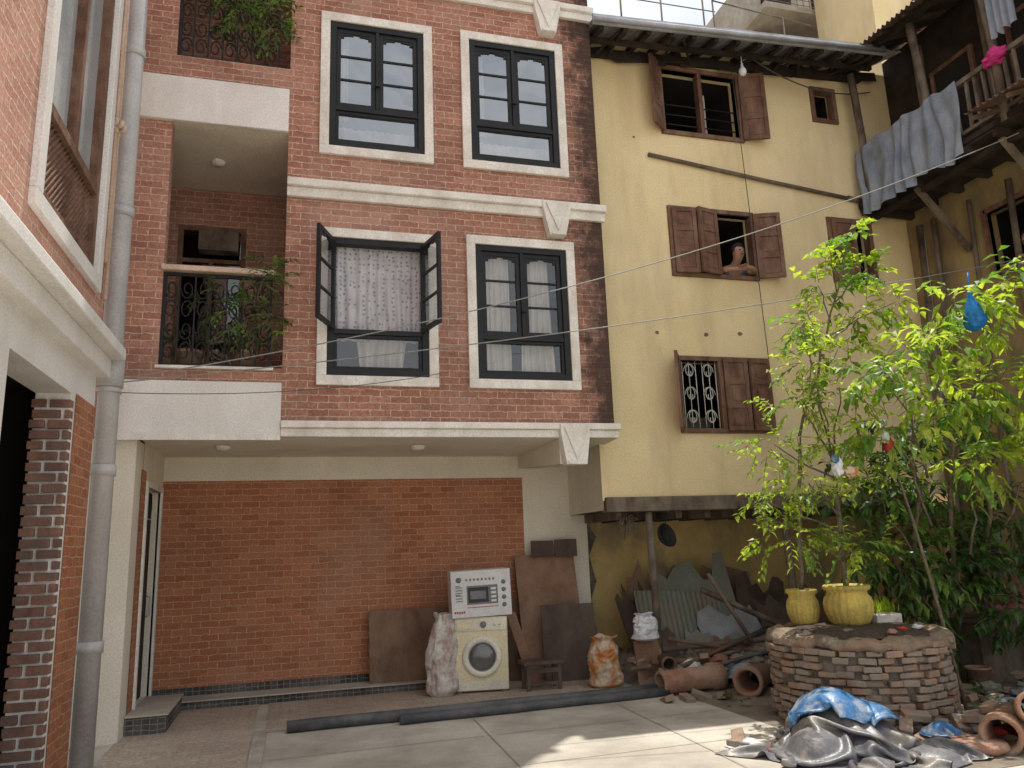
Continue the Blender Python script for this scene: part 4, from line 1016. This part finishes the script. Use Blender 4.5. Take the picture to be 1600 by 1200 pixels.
sheet((5.5,9.7,.0),1.3,1.3,6,0,2,PLY2,"brown board shard leaning on the wall",False,"broken_board",seed=5)
sheet((4.95,8.75,.0),.7,.62,32,-12,8,SHEET,"small greenish sheet slumped on the rubble",False,seed=6)
sheet((6.5,9.0,.0),1.2,1.1,18,8,-4,RUST,"rusty sheet leaning in the shade behind the well",False,seed=7)
sheet((4.38,9.3,.1),.45,1.05,14,6,-10,PLYD,"dark narrow board tilted behind the sheets",False,"broken_board",seed=8)
sheet((5.1,8.6,.1),.5,.45,40,-20,12,PLY,"small brown board lying on the rubble",False,"broken_board",seed=9)
sheet((5.7,8.5,.1),.6,.5,35,15,-18,SHEET,"bent green grey sheet lying on rubble",False,seed=10)
sheet((4.35,8.8,.1),.5,.6,28,18,14,RUST,"rusty bent sheet propped by the post",False,seed=11)
sheet((6.0,9.3,.0),.7,1.25,12,-6,6,PLYD,"dark plank shard leaning in the recess",False,"broken_board",seed=12)
for i,(a,b) in enumerate((((4.0,8.7,.35),(5.9,8.5,.42)),((4.3,8.3,.22),(5.7,8.75,.5)),((4.9,8.9,1.0),(5.9,8.6,.5)),((3.9,8.35,.28),(4.9,8.2,.26)),((5.6,7.9,.2),(6.9,8.2,.35)),((3.7,8.5,.2),(5.0,8.3,.33)),((4.2,8.5,.5),(5.2,8.35,.30)),((4.6,8.05,.25),(5.9,8.25,.4)),((4.9,8.7,1.2),(5.3,8.5,.4)),((4.1,8.15,.22),(5.2,8.45,.45)),((5.9,7.6,.1),(6.8,7.0,.3)))):
    mb=MB();mb.tube([a,b],.035 if i<5 else .025,8);info(mb.build("scrap_pipe",[RUST,BPIPE,WOOD2][i%3]),"old scrap pipe lying across the rubble heap","pipe","scrap pipes on the rubble")
mb=MB();vs=[];nx,ny=80,44
for j in range(ny+1):
    for i in range(nx+1):
        x=3.75+4.75*i/nx;y=8.02+2.1*j/ny
        e=min(1,min(i,nx-i)/7)*min(1,j/10)
        z=(.22+.16*noise.noise(Vector((x*1.7,y*1.7,0)))+.12*abs(noise.noise(Vector((x*6,y*6,2))))+.06*noise.noise(Vector((x*15,y*15,2))))*e
        vs.append((x,y,max(z,-.01)))
w=nx+1;mb.add(vs,[(j*w+i,j*w+i+1,(j+1)*w+i+1,(j+1)*w+i) for j in range(ny) for i in range(nx)],0,False)
rh=mb.build("rubble_heap",DIRT);rh["kind"]="stuff";rh["label"]="heap of earth and broken debris";rh["category"]="rubble"
for c_,w_,h_,n_,mt,lab,sd,zb in (((4.9,8.12),.75,.6,26,GCLOTH,"dirty blue grey cloth crumpled on the rubble",11,.10),((5.35,7.98),.8,.6,28,TARP,"dusty black plastic crumpled on the rubble",12,.05),((4.35,8.3),.5,.45,22,SACK,"pale dusty sack crumpled on the rubble",13,.16),((4.68,8.2),.35,.3,18,REDC,"faded red cloth scrap on the rubble",14,.2),((6.05,7.4),.8,.6,26,PLY,"brown rag heap behind the well",15,.01),((6.1,5.75),.6,.5,24,GCLOTH,"crumpled grey rag beside the well",16,.01)):
    info(cloth("crumpled_cloth",mt,c_,w_,h_,n_,.62,[(0,0,w_*.3,.14),(w_*.2,.05,w_*.2,.1)],sd,zb,drop=.15,steps=110),lab,"cloth")
R=random.Random(21);bm_=MB();bm_.box(-.105,.105,-.05,.05,-.03,.03);proto=None
spots=[(5.3,5.3,.03),(5.4,5.5,.09),(5.2,5.45,.03),(5.5,5.25,.04),(5.05,5.15,.03),(5.6,5.45,.03),(5.35,5.4,.15),(5.15,5.35,.1),(4.95,5.3,.03),(5.7,5.3,.03),(3.7,7.6,.03),(3.9,7.55,.03),(4.1,7.62,.03),(4.3,7.5,.03),(6.2,6.6,.03),(6.4,6.2,.03),(6.6,6.8,.03),(6.3,7.0,.08),(4.1,8.1,.22),(4.5,8.25,.3),(4.9,8.15,.25),(5.3,8.3,.32),(6.9,6.5,.03),(3.40,5.75,.03),(3.5,5.95,.03),(5.3,5.05,.04),(4.4,8.05,.2),(5.6,8.2,.3),(6.1,8.3,.25),(3.6,9.3,.04),(3.8,9.2,.1),(5.0,5.4,.09),(4.8,5.35,.04),(5.15,5.2,.16),(4.7,5.45,.1),(5.45,5.35,.2),(4.85,5.5,.16),(5.95,5.9,.03),(6.0,6.15,.08),(5.85,5.75,.04),(6.1,5.8,.03),(6.25,5.95,.03),(6.4,6.5,.03),(6.5,5.9,.03),(6.1,6.4,.1)]
for i,p in enumerate(spots):
    if proto is None: proto=bm_.build("loose_brick",RBW,bevel=.008,org=(0,0,0));ob=proto
    else: ob=proto.copy();col.objects.link(ob)
    ob.location=p;ob.rotation_euler=(R.uniform(-.3,.3),R.uniform(-.35,.35),R.uniform(0,3.1));info(ob,"weathered loose brick lying on the ground","brick","loose bricks on the ground")
R=random.Random(33)
for i in range(56):
    x=R.uniform(3.8,6.2) if i<32 else R.uniform(5.8,8);y=R.uniform(7.95,8.7) if i<32 else R.uniform(5.9,8)
    if (Vector((x,y))-Vector(wc)).length<1.05: x+=1.3
    z=.16+.12*(y-7.95) if i<32 else .03;s=R.uniform(.05,.14)
    ob=blob("stone",[MORT,CLAY,SHEET,MORT,DIRT,TARP,RBW][i%7],(x,y,z+s*.3),(s*R.uniform(.8,1.6),s*.8,s*.6),amp=.5,fr=1.7,seed=i,seg=22,rings=14,fold=.5)
    info(ob,"rough debris lump lying among the rubble","stone","debris lumps around the well")
mb=MB();mb.T=Matrix.Translation((7.45,7.0,.95))@Matrix.Rotation(rad(66),4,'X')@Matrix.Scale(.72,4)
mb.lathe([(0,0),(.2,.01),(.38,.05),(.42,.1),(.43,.1),(.40,.03),(.2,-.015),(0,-.02)],n=36)
info(mb.build("round_basket",REDC),"dull rusty red round tray propped up in the shade","basket")
for i,(x,y,r,h,mt) in enumerate(((6.7,7.2,.16,.28,CLAY),(6.35,7.5,.13,.24,CLAY),(7.9,6.6,.2,.3,REDC),(6.95,6.9,.12,.2,CLAY))):
    t=thing("flower_pot",(x,y,0),"old flower pot with soil standing under the tree","pot","flower pots under the tree")
    mb=MB();mb.lathe([(0,0),(r*.7,0),(r,h*.9),(r*1.1,h*.9),(r*1.1,h),(r*.9,h),(r*.88,h*.85)],(x,y,0),24);mb.build("body",mt,t)
    mb=MB();mb.lathe([(r*.88,h*.86),(0,h*.88)],(x,y,0),20);mb.build("soil",SOIL,t)
mb=MB();mb.box(7.1,8.0,6.95,7.6,.0,.62);mb.box(7.05,8.05,6.9,7.65,.621,.66);info(mb.build("wooden_crate",WOOD2,bevel=.01),"old wooden crate beneath the tree","crate")
mb=MB();R=random.Random(8)
crown(mb,[((6.2,7.7,.3),(.5,.3,.3),40),((7.3,7.9,.5),(.7,.3,.45),60),((6.6,6.2,.05),(.5,.4,.08),26),((8.2,6.4,.4),(.3,.5,.4),40),((4.2,7.2,.03),(.2,.2,.04),6),((6.2,5.7,.06),(.4,.3,.08),20)],R,.09,.4,.2,7,(0,))
ug=mb.build("undergrowth",GRN3);ug["kind"]="stuff";ug["label"]="low weeds growing under the tree";ug["category"]="weeds"
# tarp pile (sheets fallen over a hidden bundle)
L1=[(0,.08,.30,.34),(.27,-.02,.22,.22),(-.27,-.08,.22,.20),(.05,-.22,.2,.16)]
info(cloth("tarp_pile",TARP,(4.02,5.36),2.0,1.7,66,.58,L1,3,.01,drop=.3,yaw=.35,steps=190),"crumpled grey tarpaulin heaped beside the well","tarp")
info(cloth("tarp_cover",BLUE,(4.10,5.46),1.05,.8,48,.60,[(-.08,-.02,.32,.40),(.19,-.12,.24,.29),(-.3,-.15,.22,.26)],8,.045,drop=.2,yaw=-.3,steps=170),"faded blue plastic sheet draped over the tarp heap","tarp")
info(cloth("tarp_fold",TARP,(4.48,4.98),1.05,.6,44,.68,[(0,0,.2,.07),(.25,.02,.14,.06)],21,.01,drop=.12,yaw=.3,steps=120),"flattened dusty tarpaulin spread on the ground","tarp")
info(cloth("plastic_scrap",BAGW,(3.45,5.70),.34,.3,22,.55,[(0,0,.08,.07)],31,.01,drop=.08,steps=100),"crumpled white plastic scrap on the ground","plastic bag")
info(cloth("red_scrap",REDP,(3.52,5.55),.22,.2,18,.55,[(0,0,.05,.05)],32,.01,drop=.06,steps=100),"small crumpled red plastic scrap on the ground","wrapper")
info(cloth("blue_rag",BLUE,(4.9,5.30),.4,.36,24,.6,[(0,0,.1,.09)],33,.06,drop=.08,steps=100),"crumpled blue plastic rag beside loose bricks","rag")
info(cloth("red_wrapper",REDP,(5.25,5.1),.26,.2,18,.6,[(0,0,.06,.05)],34,.07,drop=.06,steps=100),"crumpled red plastic wrapper on the bricks","wrapper")
mb=MB();mb.lathe([(0,0),(.17,0),(.2,.03),(.18,.07),(0,.08)],(4.92,4.98,.01),28,jit=.08);info(mb.build("clay_disc",CLAY),"round clay lid lying flat on the ground","lid")
hb=thing("hanging_basket",(4.36,8.62,1.55),"dark metal pan hanging from a hook under the beam","basket")
mb=MB();mb.T=Matrix.Translation((4.36,8.62,1.68))@Matrix.Rotation(rad(50),4,'Y')@Matrix.Rotation(rad(60),4,'X');mb.lathe([(0,-.1),(.08,-.09),(.14,-.03),(.15,0),(.14,0),(.07,-.075),(0,-.085)],n=26);mb.build("pan",IRON,hb)
mb=MB();mb.tube([(4.36,8.62,1.98),(4.34,8.62,1.8),(4.40,8.6,1.6)],.006,5);mb.build("hook",IRON,hb)
mb=MB();R=random.Random(3)
for i in range(60):
    p=Vector((3.82,8.62,1.86))+rv(R)*.03;d=rv(R).normalized();mb.tube([p,p+d*.09,p+d*.15+Vector((0,0,-.05))],.004,4)
info(mb.build("dried_bundle",BARK),"dried twig bundle hanging from the wooden beam","twigs")
# ================================================================ PEOPLE
def skin_mesh(name,verts,edges,mat,parent,T,sub=2):
    me=bpy.data.meshes.new(name);pw=WL[parent.name]
    me.from_pydata([T@Vector(v[:3])-pw for v in verts],edges,[])
    me.materials.append(mat)
    ob=bpy.data.objects.new(name,me);col.objects.link(ob);ob.parent=parent;ob.location=(0,0,0);WL[ob.name]=pw
    ob.modifiers.new("s",'SKIN')
    sv=me.skin_vertices[0].data
    for i,v in enumerate(verts):
        r=v[3];sv[i].radius=(r,r) if not isinstance(r,tuple) else r
    sv[0].use_root=True
    ss=ob.modifiers.new("d",'SUBSURF');ss.levels=sub;ss.render_levels=sub
    for m_ in ob.modifiers:
        if m_.type=='SKIN': m_.use_smooth_shade=True
    return ob
def person(T,label):
    base=T@Vector((0,.5,-1.15));t=thing("person",base,label,"person")
    V=[(0,.46,-.42,.14),(0,.38,-.18,.13),(0,.24,.06,(.17,.12)),(0,.12,.17,.055),(.01,.05,.23,.06),(.01,.01,.30,.088),(.01,.02,.37,.082),(.01,.03,.41,.05),
       (-.17,.20,.10,.06),(-.24,.02,.055,.042),(-.10,-.06,.05,.033),(0,-.08,.05,.026),
       (.17,.20,.10,.06),(.24,.0,.055,.042),(.12,-.10,.06,.033),(.02,-.11,.075,.026),
       (-.1,.48,-.55,.09),(-.11,.46,-.95,.06),(-.11,.5,-1.35,.04),(.1,.48,-.55,.09),(.11,.46,-.95,.06),(.11,.5,-1.35,.04)]
    E=[(0,1),(1,2),(2,3),(3,4),(4,5),(5,6),(6,7),(2,8),(8,9),(9,10),(10,11),(2,12),(12,13),(13,14),(14,15),(0,16),(16,17),(17,18),(0,19),(19,20),(20,21)]
    for base_i,sx,pp in ((11,1,(0,-.08,.05)),(15,-1,(.02,-.11,.075))):
        for f in range(4):
            dy=-.03+f*.018;L=(.07,.078,.074,.06)[f]
            V.append((pp[0]+sx*.035,pp[1]+dy,pp[2],.010));V.append((pp[0]+sx*(.035+L*.6),pp[1]+dy-.006,pp[2]+.004,.009));V.append((pp[0]+sx*(.035+L),pp[1]+dy-.012,pp[2]-.012,.008))
            k=len(V);E+=[(base_i,k-3),(k-3,k-2),(k-2,k-1)]
        V.append((pp[0]+sx*.02,pp[1]-.04,pp[2]+.01,.011));V.append((pp[0]+sx*.055,pp[1]-.055,pp[2]+.012,.009));k=len(V);E+=[(base_i,k-2),(k-2,k-1)]
    skin_mesh("body",V,E,SKIN,t,T)
    S=[(0,.46,-.42,.155),(0,.38,-.18,.148),(0,.24,.05,(.185,.135)),(0,.14,.13,.08),(-.175,.20,.10,.072),(-.235,.06,.065,.056),(.175,.20,.10,.072),(.235,.05,.065,.056)]
    skin_mesh("shirt",S,[(0,1),(1,2),(2,3),(2,4),(4,5),(2,6),(6,7)],SHIRT,t,T)
    h=MB();vs=[];seg,rg=20,10
    for j in range(rg+1):
        th=math.pi*.60*j/rg
        for i in range(seg):
            ph=2*math.pi*i/seg;d=Vector((math.sin(th)*math.cos(ph),math.sin(th)*math.sin(ph),math.cos(th)))
            front=max(0,-d.y)
            if front>.35 and d.z<.45: d=d*.80
            vs.append(T@(Vector((.01,.035,.355))+Vector((d.x*.097,d.y*.108,d.z*.108))))
    h.add(vs,[(j*seg+i,(j+1)*seg+i,(j+1)*seg+(i+1)%seg,j*seg+(i+1)%seg) for j in range(rg) for i in range(seg)],0,True)
    h.build("hair",HAIR,t)
    for s in (-1,1):
        e=MB();c=T@Vector((.01+s*.032,-.072,.325));e.lathe([(0,-.01),(.009,-.005),(.011,0),(.009,.005),(0,.01)],tuple(c),8);e.build("eye",HAIR,t)
    f=MB();f.T=T;f.add([(.01,-.075,.335),(-.004,-.07,.295),(.024,-.07,.295),(.01,-.10,.297)],[(0,1,3),(0,3,2),(1,2,3)],0,True);f.build("nose",SKIN,t)
    f=MB();f.T=T;f.tube([(-.012,-.07,.268),(.01,-.078,.266),(.032,-.07,.268)],.006,5);f.build("mouth",surf("lips"+str(len(WL)),(.26,.09,.08),None,9,.6,0),t)
    return t
person(Matrix.Translation((5.70,8.56,5.07)),"person in dark shirt leaning on window sill with folded arms")
person(Matrix.Translation((8.66,6.85,4.80))@Matrix.Rotation(rad(-90),4,'Z')@Matrix.Scale(.95,4),"person in dark top looking out of the ochre wall window")
# ================================================================ CAMERA
Fv=Vector((.2696,.9403,.2079));Rv_=Vector((.9627,-.2681,-.0358))
cam=bpy.data.cameras.new("camera");co=bpy.data.objects.new("camera",cam);col.objects.link(co)
Fv.normalize();Rv_=(Rv_-Fv*Rv_.dot(Fv)).normalized();Uv=Rv_.cross(Fv)
M3=Matrix((Rv_,Uv,-Fv)).transposed()
co.matrix_world=Matrix.Translation((0,0,1.6))@M3.to_4x4()
cam.sensor_width=36;cam.lens=27;cam.clip_end=1000;cam.clip_start=.05
sc.camera=co
# ================================================================ LIGHT
el,az=rad(78),rad(40)
S=Vector((math.sin(az)*math.cos(el),math.cos(az)*math.cos(el),math.sin(el)))
sl=bpy.data.lights.new("sun",'SUN');sl.energy=5;sl.angle=rad(.55);sl.color=(1,.95,.87)
so=bpy.data.objects.new("sun",sl);col.objects.link(so);so.rotation_euler=S.to_track_quat('Z','Y').to_euler();so.location=(0,0,30)
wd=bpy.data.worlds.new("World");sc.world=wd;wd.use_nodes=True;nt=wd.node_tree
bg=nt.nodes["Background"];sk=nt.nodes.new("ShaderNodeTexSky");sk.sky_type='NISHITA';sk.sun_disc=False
sk.sun_elevation=el;sk.sun_rotation=az;sk.dust_density=4;sk.air_density=1.2;sk.ozone_density=1
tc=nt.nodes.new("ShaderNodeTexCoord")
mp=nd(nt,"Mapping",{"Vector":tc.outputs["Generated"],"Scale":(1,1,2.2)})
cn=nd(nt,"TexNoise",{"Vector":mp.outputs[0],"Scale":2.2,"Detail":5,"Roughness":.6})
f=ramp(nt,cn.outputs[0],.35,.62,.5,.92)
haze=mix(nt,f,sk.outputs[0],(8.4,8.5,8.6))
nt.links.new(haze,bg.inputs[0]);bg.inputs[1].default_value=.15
sc.view_settings.view_transform='Standard';sc.view_settings.look='None';sc.view_settings.exposure=0
